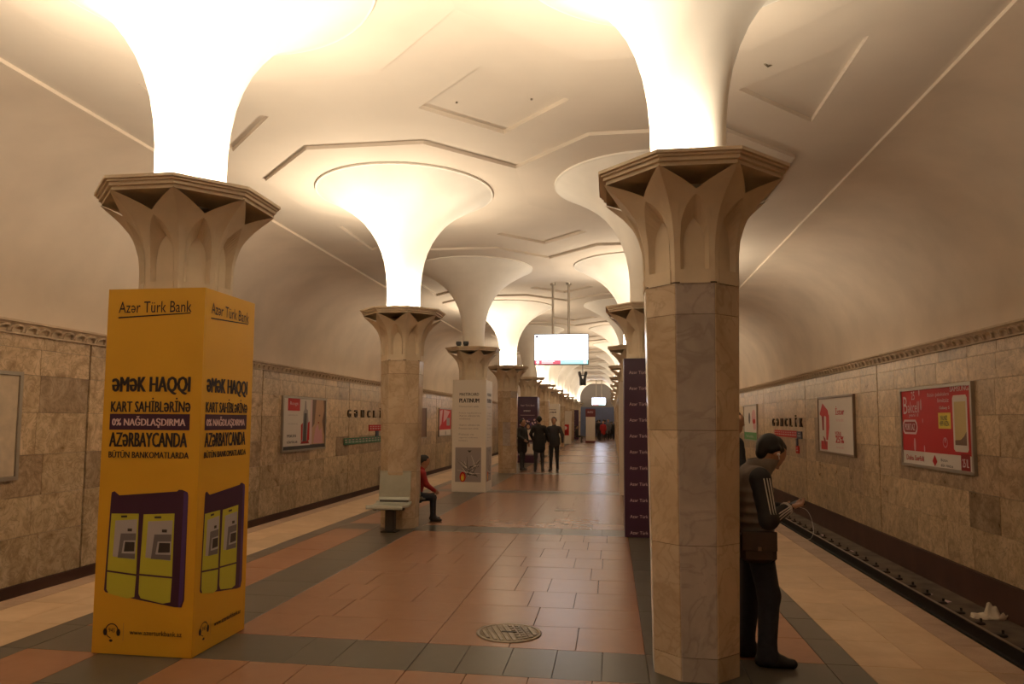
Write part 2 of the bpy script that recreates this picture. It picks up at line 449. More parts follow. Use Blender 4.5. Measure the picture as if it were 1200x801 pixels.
    rest.build('cornice_arches', tr)['kind'] = 'stuff'
    # track bed
    e = XC + s * (EDGE - .12); b = MB(); x0, x1 = sorted((e, X + s * .2))
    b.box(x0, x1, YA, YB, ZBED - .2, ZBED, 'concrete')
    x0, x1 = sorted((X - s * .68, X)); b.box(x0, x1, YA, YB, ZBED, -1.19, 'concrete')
    bed = struct(b.build('trackbed'))
    return wall, bed
wall_r, bed_r = build_wall('R')
wall_l, bed_l = build_wall('L')

def build_track():
    for i, x in enumerate((3.53, 5.05)):
        b = MB(); z0 = ZBED + .06; z1 = -1.117
        b.box(x - .065, x + .065, YA, YB, z0, z0 + .03, 'rail_steel'); b.box(x - .012, x + .012, YA, YB, z0 + .03, z1 - .04, 'rail_steel')
        b.box(x - .037, x + .037, YA, YB, z1 - .04, z1 - .004, 'rail_steel')
        b.box(x - .025, x + .025, YA, YB, z1 - .004, z1, 'rail_top')
        tag(b.build('rail'), ('steel running rail under the right platform edge' if i == 0 else 'steel running rail with a worn bright top, nearer the marble wall'), 'rail')
    q = MB(); q.cbox(-1.25, 1.25, -.12, .12, 0, .06, 'sleeper', .015); sm = q.mesh('sleeper')
    y = 4.5; n = 0
    while y < YB and n < 118: link('sleeper', sm, bed_r, (4.29, y, ZBED)); y += .6; n += 1
    q = MB(); q.cbox(-.09, .09, -.06, .06, 0, .035, 'rail_steel', .01); q.tube([(.05, 0, .03), (.05, 0, .085)], .018, 'rail_steel', 6); fm = q.mesh('rail_clip')
    for i in range(90): link('rail_clip', fm, bed_r, (5.21, 6.2 + .6 * i, -1.19))
build_track()

# ------------------------------------------------------------------ ceiling: flat field, octagon plates, sunken lozenges, side vaults
def build_ceiling():
    b = MB(); b.box(XC - SEAM - .05, XC + SEAM + .05, YA, YB, ZCE + .055, ZCE + .2, 'plaster')
    ce = struct(b.build('ceiling'))
    def field(rx0, rx1, ry0, ry1, loz):
        mb = MB(); z0, z1 = ZCE, ZCE + .06
        R = [(rx0, ry0), (rx1, ry0), (rx1, ry1), (rx0, ry1)]
        if not loz: mb.prism(R, z0, z1, 'plaster'); return mb
        v = [(*p, z0) for p in R] + [(*p, z0) for p in loz] + [(*p, z1) for p in loz]
        n = len(loz)
        if n == 4:   # near, right, far, left
            f = [(0, 4, 1), (1, 4, 5), (1, 5, 2), (2, 5, 6), (2, 6, 3), (3, 6, 7), (3, 7, 0), (0, 7, 4)]
        else:        # apex, near-outer, far-outer with the apex on the low-x side
            f = [(0, 5, 1), (1, 5, 6, 2), (2, 6, 3), (3, 6, 4), (3, 4, 0), (0, 4, 5)]
        f += [(4 + (i + 1) % n, 4 + i, 4 + n + i, 4 + n + (i + 1) % n) for i in range(n)]
        mb.add(v, f, 'plaster'); return mb
    def mirror(mb):
        mb.v = [(2 * XC - x, y, z) for x, y, z in mb.v]; mb.f = [f[::-1] for f in mb.f]; return mb
    for k in range(-2, NCOL + 1):
        ym = Y1 + BAY * (k + .5); y0 = max(YA, ym - BAY / 2); y1 = min(YB, ym + BAY / 2)
        if y1 - y0 < .5: continue
        full = y1 - y0 > BAY - .01
        d = .92
        loz = [(XC, ym - d), (XC + d, ym), (XC, ym + d), (XC - d, ym)] if full else None
        field(XC - HALF, XC + HALF, y0, y1, loz).build('ceiling_field', ce)
        tri = [(XC + 2.85, ym), (XC + 3.91, ym - 1.05), (XC + 3.91, ym + 1.05)] if full else None
        if tri: tri = [tri[0], tri[1], tri[2]]
        for mir in (0, 1):
            mb = field(XC + HALF, XC + SEAM, y0, y1, tri)
            if mir: mirror(mb)
            mb.build('ceiling_field', ce)
    # octagon plates a hand's breadth below, meeting between the columns
    A, Sd = 2.03, .84; q = MB()
    c = HALF; yc = A - (c - Sd)
    def octp(inner):   # inner = +1 when the hall axis lies on +x
        P = [(-Sd, -A), (Sd, -A), (c, -yc), (c, yc), (Sd, A), (-Sd, A), (-A, Sd), (-A, -Sd)]
        return P if inner > 0 else [(-x, y) for x, y in P][::-1]
    meshes = {}
    for inner in (1, -1):
        q = MB(); q.prism(octp(inner), ZCE - .05, ZCE - .0005, 'plaster'); meshes[inner] = q.mesh('octagon_plate')
    for y in COLY:
        link('octagon_plate', meshes[1], ce, (XL, y, 0)); link('octagon_plate', meshes[-1], ce, (XR, y, 0))
    # vaults that curve from the flat field down to the cornices
    for side in ('L', 'R'):
        s = 1 if side == 'R' else -1; xw = WALL[side]; xs = XC + s * SEAM; z0 = ZCE - .045; z1 = ZCOR[side] - .01
        a = abs(xw - xs); h = z0 - z1; n = 20; prof = [(xs, ZCE + .05)]
        for i in range(n + 1):
            t = math.pi / 2 * i / n; prof.append((xs + s * a * math.sin(t) ** .95, z1 + h * max(0, math.cos(t)) ** .95))
        prof.append((xw + s * .25, z1)); prof.append((xw + s * .25, ZCE + .2)); m = len(prof)
        ys = [YA + (YB - YA) * i / 14 for i in range(15)]
        mb = MB()
        mb.add([(x, y, z) for y in ys for x, z in prof],
               [((r * m + i, r * m + i + 1, (r + 1) * m + i + 1, (r + 1) * m + i) if s < 0 else (r * m + i, (r + 1) * m + i, (r + 1) * m + i + 1, r * m + i + 1))
                for r in range(14) for i in range(m - 1)], 'vault_plaster', True)
        o = struct(mb.build('vault'))
        md = o.modifiers.new('edge', 'EDGE_SPLIT'); md.split_angle = math.radians(40)
    # small hooks and fixings
    for (x, y) in ((-1.84, 8.33), (-.93, 8.36)):
        q = MB(); q.lathe([(0, ZCE + .04), (.014, ZCE + .04), (.014, ZCE + .055), (0, ZCE + .055)], x, y, 10, 'iron'); q.build('ceiling_fixing', ce)
    q = MB(); q.tube([(-.05, 0, .0), (-.045, 0, -.05), (0, 0, -.075), (.045, 0, -.05), (.05, 0, 0)], .012, 'iron', 6)
    q.build('ceiling_hook', ce, (1.66, 7.75, ZCE + .055), .5)
build_ceiling()
b = MB(); b.box(WALL['L'] - .3, WALL['R'] + .3, YB, YB + .2, ZBED - .2, ZCE + .2, 'end_grey')
b.box(XC - 2.6, XC + 2.6, YB - .03, YB, .12, 3.1, 'end_blue')
b.box(XC - 2.2, XC + 2.2, YB - .06, YB, 0, .12, 'granite_dark')
struct(b.build('wall_end'))
b = MB(); b.box(WALL['L'] - .3, WALL['R'] + .3, YA - .2, YA, ZBED - .2, ZCE + .2, 'vault_plaster'); struct(b.build('wall_back'))

# ------------------------------------------------------------------ columns
T8 = math.tan(math.pi / 8)
ZS, ZT = 2.64, 3.36
def apo(z):
    P = [(2.64, .320), (2.85, .322), (2.95, .332), (3.07, .365), (3.145, .405), (3.23, .475), (3.30, .55), (3.345, .60), (3.4, .63)]
    if z <= P[0][0]: return P[0][1]
    for (a, x), (c, y) in zip(P, P[1:]):
        if z <= c: t = (z - a) / (c - a); return x + (y - x) * t
    return P[-1][1]
def octring(a, z): return [(a * x, a * y, z) for x, y in ((-T8, -1), (T8, -1), (1, -T8), (1, T8), (T8, 1), (-T8, 1), (-1, T8), (-1, -T8))]
def capital_mesh():
    mb = MB()
    def P(u, z, k, a=None):       # u along the facet (-1..1), facet k turned by k*45 degrees
        a = apo(z) if a is None else a
        x, y = u * a * T8, -a; c, s = math.cos(k * math.pi / 4), math.sin(k * math.pi / 4)
        return (x * c - y * s, x * s + y * c, z)
    wo, wi = .70, .60; zsp, zsi = 2.93, 2.90; zo_h, zi_h = .275, .185
    def gothic(u): u = min(1, abs(u)); return (math.sqrt(max(0, 4 - (u + 1) ** 2)) / math.sqrt(3))
    ztop = lambda u: ZT - .004 - .125 * (1 - abs(u))
    for k in range(8):
        # jambs beside the arch, up to the ribs
        us = [wo + (1 - wo) * i / 3 for i in range(4)]; nz = 16
        for sg in (-1, 1):
            v = []
            for u in us:
                for i in range(nz + 1): v.append(P(sg * u, ZS + (ztop(u) - ZS) * i / nz, k))
            f = []
            for a in range(3):
                for i in range(nz):
                    q = (a * (nz + 1) + i, (a + 1) * (nz + 1) + i, (a + 1) * (nz + 1) + i + 1, a * (nz + 1) + i + 1); f.append(q if sg > 0 else q[::-1])
            mb.add(v, f, 'cap_stone', True)
        # shell over the arch
        na, nr = 14, 8; v = []
        for i in range(na + 1):
            u = -wo + 2 * wo * i / na; z0 = zsp + zo_h * gothic(u / wo); z1 = ztop(u)
            for j in range(nr + 1): v.append(P(u, z0 + (z1 - z0) * j / nr, k))
        mb.add(v, [(i * (nr + 1) + j, (i + 1) * (nr + 1) + j, (i + 1) * (nr + 1) + j + 1, i * (nr + 1) + j + 1) for i in range(na) for j in range(nr)], 'cap_stone', True)
        # reveal of the pointed niche and its flat panel
        outer = [(-wo, ZS + .002)] + [(-wo, zsp - .0)] + [(-wo + 2 * wo * i / na, zsp + zo_h * gothic((-wo + 2 * wo * i / na) / wo)) for i in range(1, na)] + [(wo, zsp), (wo, ZS + .002)]
        inner = [(-wi, ZS + .002)] + [(-wi, zsi)] + [(-wi + 2 * wi * i / na, zsi + zi_h * gothic((-wi + 2 * wi * i / na) / wi)) for i in range(1, na)] + [(wi, zsi), (wi, ZS + .002)]
        ap = .288; n = len(outer)
        mb.add([P(u, z, k) for u, z in outer] + [P(u, z, k, ap) for u, z in inner], [(i, n + i, n + i + 1, i + 1) for i in range(n - 1)], 'cap_stone')
        mb.add([P(u, z, k, ap) for u, z in inner], [tuple(range(n - 1, -1, -1))], 'cap_stone')
        # low band at the niche foot
        bw = .74; V = [P(u, z, k, a) for z in (ZS - .01, ZS + .085) for a, u in ((.327, -bw), (.327, bw), (.285, bw * 1.1), (.285, -bw * 1.1))]
        mb.add(V, [(4, 5, 6, 7), (0, 1, 5, 4), (1, 2, 6, 5), (3, 0, 4, 7)], 'cap_stone')
    return mb.mesh('capital')
def abacus_mesh():
    mb = MB(); R = [(.20, 3.352), (.592, 3.352), (.592, 3.376), (.612, 3.380), (.612, 3.402), (.628, 3.406), (.628, 3.420), (.645, 3.424), (.645, 3.446), (.60, 3.448), (.60, 3.43), (.20, 3.43)]
    v = sum([octring(a, z) for a, z in R], []); f = []
    for k in range(len(R) - 1):
        for i in range(8): j = (i + 1) % 8; f.append((k * 8 + i, k * 8 + j, k * 8 + 8 + j, k * 8 + 8 + i))
    mb.add(v, f, 'cap_stone'); return mb.mesh('abacus')
def bell_mesh():
    P = [(.272, 3.44), (.268, 3.65), (.272, 3.85), (.29, 4.05), (.325, 4.25), (.38, 4.43), (.455, 4.60), (.55, 4.75), (.67, 4.90), (.80, 5.02), (.95, 5.13), (1.10, 5.22), (1.24, 5.30), (1.35, 5.36), (1.42, 5.395)]
    mb = MB(); mb.lathe(P, 0, 0, 64, 'bell_plaster'); mb.lathe([(1.42, 5.395), (1.445, 5.400), (1.445, ZCE - .049)], 0, 0, 64, 'bell_plaster', False); return mb.mesh('flared_head')
def lamp_mesh(glass='lamp_glass'):
    mb = MB()
    for c, s in ((1, 0),):
        for r0, r1, z, mat in ((.36, .50, 3.475, glass),):
            v = []
            for rr, t in ((r0, -.06), (r1, -.06), (r1, .06), (r0, .06)): v.append((rr * c - t * s, rr * s + t * c, z))
            mb.add(v, [(0, 1, 2, 3)], mat)
        V = []
        for z in (3.445, 3.474):
            for rr, t in ((.35, -.07), (.51, -.07), (.51, .07), (.35, .07)): V.append((rr * c - t * s, rr * s + t * c, z))
        mb.add(V, [(3, 2, 1, 0), (4, 5, 6, 7), (0, 1, 5, 4), (1, 2, 6, 5), (2, 3, 7, 6), (3, 0, 4, 7)], 'black_plastic')
    return mb.mesh('uplight')
TIERS = [(0, .155), (.155, .88), (.88, 1.64), (1.64, 2.42), (2.42, 2.632)]
AB = lambda z: .2795 + (.32 - .2795) * z / 2.64
def slab_meshes():
    out = []
    for z0, z1 in TIERS:
        mm = []
        for mat in ('column_marble', 'column_grey'):
            mb = MB(); g = .002; th = .04; e = .004
            a0, a1 = AB(z0), AB(z1)
            def q(a, z, d, g2): return [(-(a * T8 - g2), -(a - d), z), ((a * T8 - g2), -(a - d), z)]
            B = q(a0, z0 + g, 0, g + e); T = q(a1, z1 - g, 0, g + e)
            v = [B[0], B[1], T[1], T[0]]
            B2 = q(a0, z0 + g, .004, g); T2 = q(a1, z1 - g, .004, g); v2 = [B2[0], B2[1], T2[1], T2[0]]
            B3 = q(a0 - .0, z0 + g, th, g + th * T8); T3 = q(a1, z1 - g, th, g + th * T8); v3 = [B3[0], B3[1], T3[1], T3[0]]
            f = [(0, 1, 2, 3)]
            for s in (0, 4):
                for i in range(4): j = (i + 1) % 4; f.append((s + i, s + 4 + i, s + 4 + j, s + j))
            mb.add(v + v2 + v3, f, mat); mm.append(mb.mesh('marble_slab'))
        out.append(mm)
    return out
def core_mesh(mat):
    mb = MB(); R = [(AB(0) - .012, 0), (AB(2.64) - .012, 2.645)] if mat == 'joint' else [(AB(0), 0), (AB(2.64), 2.645)]
    v = sum([octring(a, z) for a, z in R], []); f = [(i, (i + 1) % 8, 8 + (i + 1) % 8, 8 + i) for i in range(8)]
    mb.add(v, f, mat); return mb
def far_shaft():
    mb = MB()
    for zi, (z0, z1) in enumerate(TIERS):
        for k in range(8):
            c, s = math.cos(k * math.pi / 4), math.sin(k * math.pi / 4); v = []
            for z in (z0 + .002, z1 - .002):
                for u in (-1, 1): a = AB(z); x, y = u * (a * T8 - .003), -a; v.append((x * c - y * s, x * s + y * c, z))
            mb.add(v, [(0, 1, 3, 2)], 'column_marble')
    return mb
CAP, ABA, BELL, LAMPM, SLAB = capital_mesh(), abacus_mesh(), bell_mesh(), (lamp_mesh(), lamp_mesh('lamp_glass_strong')), slab_meshes()
CORE = core_mesh('joint').mesh('shaft_core'); FARS = far_shaft().mesh('shaft_facing')
UNLIT = {('L', 2), ('L', 4), ('R', 1), ('R', 3)}
ORD = ['first', 'second', 'third', 'fourth', 'fifth', 'sixth', 'seventh', 'eighth', 'ninth', 'tenth', 'eleventh', 'twelfth']
CL = {('L', 0): 'octagonal column rising out of the tall yellow advert box', ('R', 0): 'bare octagonal marble column in front of the man in the vest',
      ('L', 1): 'octagonal marble column with the grey metal seat in front of it', ('L', 2): 'column with an unlit dull flared head above the white advert box',
      ('R', 1): 'column with an unlit dull flared head above the dark purple advert box', ('L', 3): 'bare marble column next to the three standing people in black'}
def build_column(row, n):
    x = XL if row == 'L' else XR
    lab = CL.get((row, n), '%s column from the camera in the %s row of columns' % (ORD[n], 'left' if row == 'L' else 'right'))
    t = thing('column', lab, 'column', (x, COLY[n], 0), 0, 'columns of the left row' if row == 'L' else 'columns of the right row')
    link('shaft_core', CORE, t)
    if (row, n) in (('R', 0), ('L', 1), ('L', 3)):
        for z in range(5):
            for k in range(8):
                grey = rnd.random() < .22
                if (row, n) == ('R', 0): grey = k == 0
                if (row, n) == ('L', 1): grey = False
                link('marble_slab', SLAB[z][1 if grey else 0], t, (0, 0, 0), k * math.pi / 4)
    else: link('shaft_facing', FARS, t)
    link('capital', CAP, t); link('abacus', ABA, t); link('flared_head', BELL, t)
    if (row, n) not in UNLIT:
        for i in range(8): 
            strong = i in (3, 4, 5) if row == 'L' else i in (0, 1, 7)
            if 5 < n < 11 and i % 2: continue
            if (row, n) == ('L', 0): strong = i in (3, 4, 5, 7)
            if (row, n) == ('R', 0):
                strong = i in (3, 4)
                if i in (0, 7): continue      # two dead lamps on the track side
            link('uplight', LAMPM[1 if strong else 0], t, (0, 0, 0), math.pi / 4 * i)
    return t
for n in range(NCOL):
    for row in ('L', 'R'): build_column(row, n)
def columns_behind():        # the next pair, beside and behind the camera, lights the faces turned to it
    for row, lab in (('L', 'lit column beside the camera in the left row, out of frame'), ('R', 'unlit column beside the camera in the right row, out of frame')):
        src = [o for o in C.objects if o.name.startswith('column') and o.parent is None and o.get('label', '').startswith('twelfth')]
        t = copy_tree(src[0 if row == 'L' else -1]); t.location.y = Y1 - BAY; t['label'] = lab
        if row == 'R':
            for ch in list(t.children):
                if ch.name.startswith('uplight'): bpy.data.objects.remove(ch)
columns_behind()

# ------------------------------------------------------------------ printed box around a column
def board_box(label, x0, x1, y0, y1, h, mat, group='printed boxes round the columns'):
    """four thin boards; returns the thing, its front board (faces -y) and its hall-side board (+x for the left row, -x for the right)"""
    cx, cy = (x0 + x1) / 2, (y0 + y1) / 2; t = thing('advert_box', label, 'advert box', (cx, cy, 0), 0, group)
    wx, wy = x1 - x0, y1 - y0; bo = []
    for k, (w_, d_) in enumerate(((wx, wy / 2), (wy - .045, wx / 2), (wx, wy / 2), (wy - .045, wx / 2))):
        b = MB(); b.cbox(-w_ / 2, w_ / 2, 0, .022, .004, h, mat, .0008)
        o = b.build('board', t, None, k * math.pi / 2); a = k * math.pi / 2
        o.location = (d_ * math.sin(a), -d_ * math.cos(a), 0); bo.append(o)
    return t, bo

def cash_machine(parent, u0, u1, z0, z1):
    """the picture of two cash machines printed on the yellow box"""
    mb = MB(); U = lambda a: u0 + (u1 - u0) * a; Z = lambda a: z0 + (z1 - z0) * a
    def pl(pts, mat, off): flat(mb, [(U(a), Z(c)) for a, c in pts], mat, off)
    pl([(.035, .93), (.04, .965), (.075, .975), (.11, .955), (.14, .94), (.86, .985), (.88, 1.0), (.92, 1.0), (.99, .98), (1, .95), (1, .06), (.97, .0), (.88, .0), (.46, .045), (.02, .10), (0, .12)], 'ink_purple', .0015)
    pl([(.945, .985), (.99, .98), (1, .95), (.985, .06), (.955, .0), (.93, .0)], 'violet', .002)
    for (a, c, s) in ((.05, .395, 0), (.455, .84, 1)):
        pl([(a, .78 - .0 * s), (c, .785 + .01 * s), (c, .265 - .01 * s), (a - .02, .29 - .02 * s)], 'atm_green', .002)
        pl([(a - .02, .275 - .02 * s), (c, .25 - .01 * s), (c - .01, .07 - .03 * s), (c - .1, .055 - .03 * s), (a + .01, .09 - .03 * s), (a - .02, .13 - .03 * s)], 'atm_green', .002)
        d = c - a
        pl([(a + .16 * d, .72), (c - .05 * d, .735), (c - .07 * d, .39), (a + .12 * d, .41)], 'atm_grey', .0025)
        pl([(a + .16 * d, .72), (a + .36 * d, .66), (a + .36 * d, .45), (a + .12 * d, .41)], 'atm_grey', .0028)
        pl([(a + .38 * d, .61), (c - .07 * d, .615), (c - .07 * d, .395), (a + .30 * d, .40)], 'atm_grey_dark', .003)
        pl([(a + .50 * d, .55), (c - .07 * d, .555), (c - .07 * d, .44), (a + .44 * d, .44)], 'atm_grey', .0034)
        pl([(a + .55 * d, .54), (c - .1 * d, .54), (c - .1 * d, .46), (a + .52 * d, .455)], 'print_black', .0038)
        pl([(a + .62 * d, .655), (a + .78 * d, .655), (a + .78 * d, .63), (a + .62 * d, .63)], 'print_black', .003)
        pl([(a + .36 * d, .765), (a + .58 * d, .768), (a + .58 * d, .75), (a + .36 * d, .748)], 'print_black', .003)
    mb.build('printed_picture', parent)

def yellow_print(o, w_):
    h = 2.66; Zf = lambda f: h * (1 - f); o_ = .003
    x0 = -w_ / 2
    def tx(body, fa, fb, za, zb, mat='ink', bold=.012):
        lettering(body, mat, o, x0 + w_ * (fa + fb) / 2, (Zf(za) + Zf(zb)) / 2, w_ * (fb - fa), abs(Zf(za) - Zf(zb)), o_, bold=bold)
    tx('Azər Türk Bank', .115, .87, .036, .068, bold=0.0)
    mb = MB(); flat(mb, [(x0 + w_ * .115, Zf(.083)), (x0 + w_ * .86, Zf(.064) - .022), (x0 + w_ * .86, Zf(.064) - .014), (x0 + w_ * .115, Zf(.079))], 'ink', .002); mb.build('underline', o)
    tx('ƏMƏK HAQQI', .08, .89, .247, .297, bold=.05); tx('KART SAHİBLƏRİNƏ', .08, .90, .305, .345, bold=.035)
    mb = MB(); rect(mb, x0 + w_ * .075, x0 + w_ * .895, Zf(.394), Zf(.350), 'ink_purple', .002); mb.build('printed_bar', o)
    tx('0% NAĞDLAŞDIRMA', .10, .855, .356, .388, 'paper_pink', .035)
    tx('AZƏRBAYCANDA', .08, .88, .401, .441, bold=.045); tx('BÜTÜN BANKOMATLARDA', .08, .90, .450, .471, bold=.03)
    cash_machine(o, x0 + w_ * .10, x0 + w_ * .91, Zf(.867), Zf(.555))
    mb = MB(); cx, cz, r = x0 + w_ * .20, Zf(.937), .052
    ringp(mb, cx, cz, r * .86, r, 'ink', .002, 18, -.2, math.pi + .2); disc(mb, cx - r, cz - .01, .016, 'ink', .0025, 10, .026); disc(mb, cx + r, cz - .01, .016, 'ink', .0025, 10, .026)
    ringp(mb, cx, cz, r * .9, r, 'ink', .002, 10, math.pi + .3, 1.45 * math.pi); disc(mb, cx - .004, cz - .07, .014, 'ink', .0025, 10, .009); mb.build('headset_mark', o)
    lettering('945', 'ink', o, cx, cz + .004, .05, .03, .003); 
    lettering('www.azerturkbank.az', 'ink', o, x0 + w_ * .64, Zf(.938), w_ * .52, .034, .003, bold=.01)
    mb = MB(); rect(mb, x0 + w_ * .315, x0 + w_ * .318, Zf(.962), Zf(.915), 'frame_brown', .002); mb.build('printed_line', o)
t, bo = board_box('tall yellow bank advert box with cash machines printed on it', -3.735, -2.955, 4.905, 5.655, 2.66, 'yellow_board')
yellow_print(bo[0], .78); yellow_print(bo[1], .75)

def platinum_print(o, w_):
    x0 = -w_ / 2
    lettering('MASTERCARD', 'ink', o, .0, 2.31, w_ * .58, .07, .003, bold=.02); lettering('PLATINUM', 'ink', o, .0, 2.16, w_ * .60, .10, .003, bold=.04)
    for z, wd in ((2.02, .58), (1.86, .66), (1.80, .62), (1.73, .34), (1.58, .62), (1.50, .58), (1.36, .44), (1.28, .56), (1.21, .26)):
        body = {.58: 'Premium kart sahibi', .66: 'Pulsuz nagdlasdirma', .62: 'Xarici olkelerde', .34: 'xidmet', .44: 'Pulsuz ve', .56: 'sigorta xidmeti', .26: 'hediyye'}[wd]
        lettering(body, 'print_grey', o, x0 + w_ * (.2 + wd / 2), z, w_ * wd, .042, .003)
    mb = MB(); rect(mb, x0 + w_ * .10, x0 + w_ * .87, .24, 1.05, 'print_grey', .002)
    rr = random.Random(5)
    for i in range(26):
        a = rr.uniform(0, math.pi); L = rr.uniform(.12, .34); cx, cz = rr.uniform(-.05, .22), rr.uniform(.36, .62); wv = .008
        dx, dz = math.cos(a), math.sin(a); x1 = max(x0 + w_ * .12, min(x0 + w_ * .85, cx + dx * L)); z1 = max(.26, min(.98, cz + dz * L))
        flat(mb, [(cx - dz * wv, cz + dx * wv), (cx + dz * wv, cz - dx * wv), (x1 + dz * wv * .3, z1 - dx * wv * .3), (x1 - dz * wv * .3, z1 + dx * wv * .3)], 'print_black' if i % 3 else 'paper_white', .0025)
    flat(mb, [(.02, .93), (.07, .98), (-.03, .98)], 'print_black', .0026)
    disc(mb, -.14, .36, .075, 'poster_red', .003, 14, .12); disc(mb, -.14, .35, .045, 'print_orange', .0035, 12, .09); disc(mb, -.15, .33, .03, 'print_yellow', .004, 12, .06)
    mb.build('printed_picture', o)
t, bo = board_box('white card advert box with bold black heading, under the unlit column head', -3.755, -2.945, 16.96, 17.86, 2.65, 'white_board')
platinum_print(bo[0], .81); platinum_print(bo[1], .90)

def purple_rows(o, w_, n=11):
    for i in range(n): lettering('Azər Türk Bank', 'paper_pink', o, -.10, 2.42 - i * .235, .40, .046, .003)
t, bo = board_box('dark purple advert box with one bank name repeated in rows', .185, .935, 10.93, 11.77, 2.63, 'purple_board')
purple_rows(bo[0], .75); purple_rows(bo[3], .84)
t, bo = board_box('white advert box just beyond the dark purple one in the right row', .17, .95, 17.0, 17.83, 2.6, 'white_board')
lettering('PLATINUM', 'ink', bo[3], 0, 2.16, .5, .1, .003, bold=.04)
mb = MB(); rect(mb, -.3, .3, .5, 1.2, 'pale_pink', .002); mb.build('printed_picture', bo[3])

def flowers_print(o, w_):
    lettering('Azər Türk Bank', 'paper_pink', o, 0, 2.30, w_ * .72, .07, .003); lettering('ƏMANƏT', 'paper_white', o, -.02, 2.08, w_ * .36, .06, .003, bold=.03)
    mb = MB(); rect(mb, -w_ * .36, w_ * .36, 1.90, 1.912, 'paper_pink', .002)
    rect(mb, -w_ * .46, w_ * .46, .30, .82, 'print_grey', .002); rect(mb, -w_ * .40, w_ * .40, .36, .76, 'paper_white', .0025)
    rr = random.Random(3)
    for i in range(34):
        x = rr.uniform(-.4, .4) * w_; z = 1.62 + rr.uniform(-.16, .14); disc(mb, x, z, rr.uniform(.018, .04), 'paper_pink' if i % 2 else 'violet', .003 + i * 1e-5, 8)
    # a figure in a white blouse and dark hair among the flowers
    disc(mb, .02, 1.48, .085, 'hair', .0034, 14, .11); disc(mb, .03, 1.45, .06, 'skin_print', .0038, 14, .08)
    flat(mb, [(-.26, 1.22), (-.12, 1.36), (.02, 1.32), (.16, 1.36), (.26, 1.18), (.22, .92), (-.14, .92)], 'paper_white', .0036)
    flat(mb, [(-.16, 1.14), (.10, 1.00), (.18, 1.06), (-.10, 1.24)], 'paper_pink', .004)
    mb.build('printed_picture', o)
t, bo = board_box('purple advert box with pink flowers and a figure in white', -3.75, -2.95, COLY[4] - .44, COLY[4] + .44, 2.65, 'purple_board')
flowers_print(bo[0], .8)
t, bo = board_box('white printed box behind the standing group, beyond the flower advert', -3.75, -2.95, COLY[6] - .44, COLY[6] + .44, 2.65, 'white_board')
platinum_print(bo[0], .8)
t, bo = board_box('white column box with a small red poster low on its front', -3.75, -2.95, COLY[8] - .44, COLY[8] + .44, 2.4, 'white_board')
mb = MB(); rect(mb, -.26, .26, .62, 1.42, 'poster_red', .002); disc(mb, 0, 1.16, .13, 'paper_pink', .003, 14); flat(mb, [(-.12, .98), (.12, .98), (.2, .7), (-.2, .7)], 'poster_red_dark', .003); mb.build('printed_poster', bo[0])
t, bo = board_box('narrow dark purple box far down the left row', -3.75, -2.95, COLY[10] - .44, COLY[10] + .44, 2.65, 'purple_board')
purple_rows(bo[0], .8)

# ------------------------------------------------------------------ information pillar far down the hall
def kiosk():
    t = thing('information_pillar', 'free-standing cream pillar with red head and red foot in the hall', 'sign', (-1.63, 57.1, 0))
    b = MB(); b.cbox(-.40, .40, -.3, .3, 0, .14, 'maroon', .02); b.build('base', t)
    b = MB(); b.cbox(-.35, .35, -.25, .25, .14, 2.0, 'white_board', .02); b.build('body', t)
    b = MB(); b.cbox(-.38, .38, -.28, .28, 2.0, 2.62, 'maroon', .03); h = b.build('head', t)
    lettering('INFO', 'paper_pink', h, 0, 2.36, .42, .16, .285)
    mb = MB()
    for i in range(3): rect(mb, -.25, .25, .5 + .45 * i, .85 + .45 * i, 'paper_white', .253)
    mb.build('printed_panel', t)
kiosk()

# ------------------------------------------------------------------ framed posters on the walls
def poster(side, y0, y1, z0, z1, label, draw, frame='frame_metal', group='framed posters on the track walls'):
    X = WALL[side]; s = 1 if side == 'R' else -1; w_, h = y1 - y0, z1 - z0
    t = thing('wall_poster', label, 'poster', (X - s * .001, (y0 + y1) / 2, z0), -math.pi / 2 if s > 0 else math.pi / 2, group)
    # local: x along the wall (reading direction), front towards -y
    b = MB(); b.box(-w_ / 2 + .01, w_ / 2 - .01, -.035, 0, .01, h - .01, 'frame_brown'); b.build('backing', t)
    f = MB(); e = .055; d = -.06
    for a in ((-w_ / 2, w_ / 2, 0, e), (-w_ / 2, w_ / 2, h - e, h), (-w_ / 2, -w_ / 2 + e, e, h - e), (w_ / 2 - e, w_ / 2, e, h - e)): f.box(a[0], a[1], d, 0, a[2], a[3], frame)
    f.build('frame', t)
    if draw: draw(t, w_, h, .036)
    return t
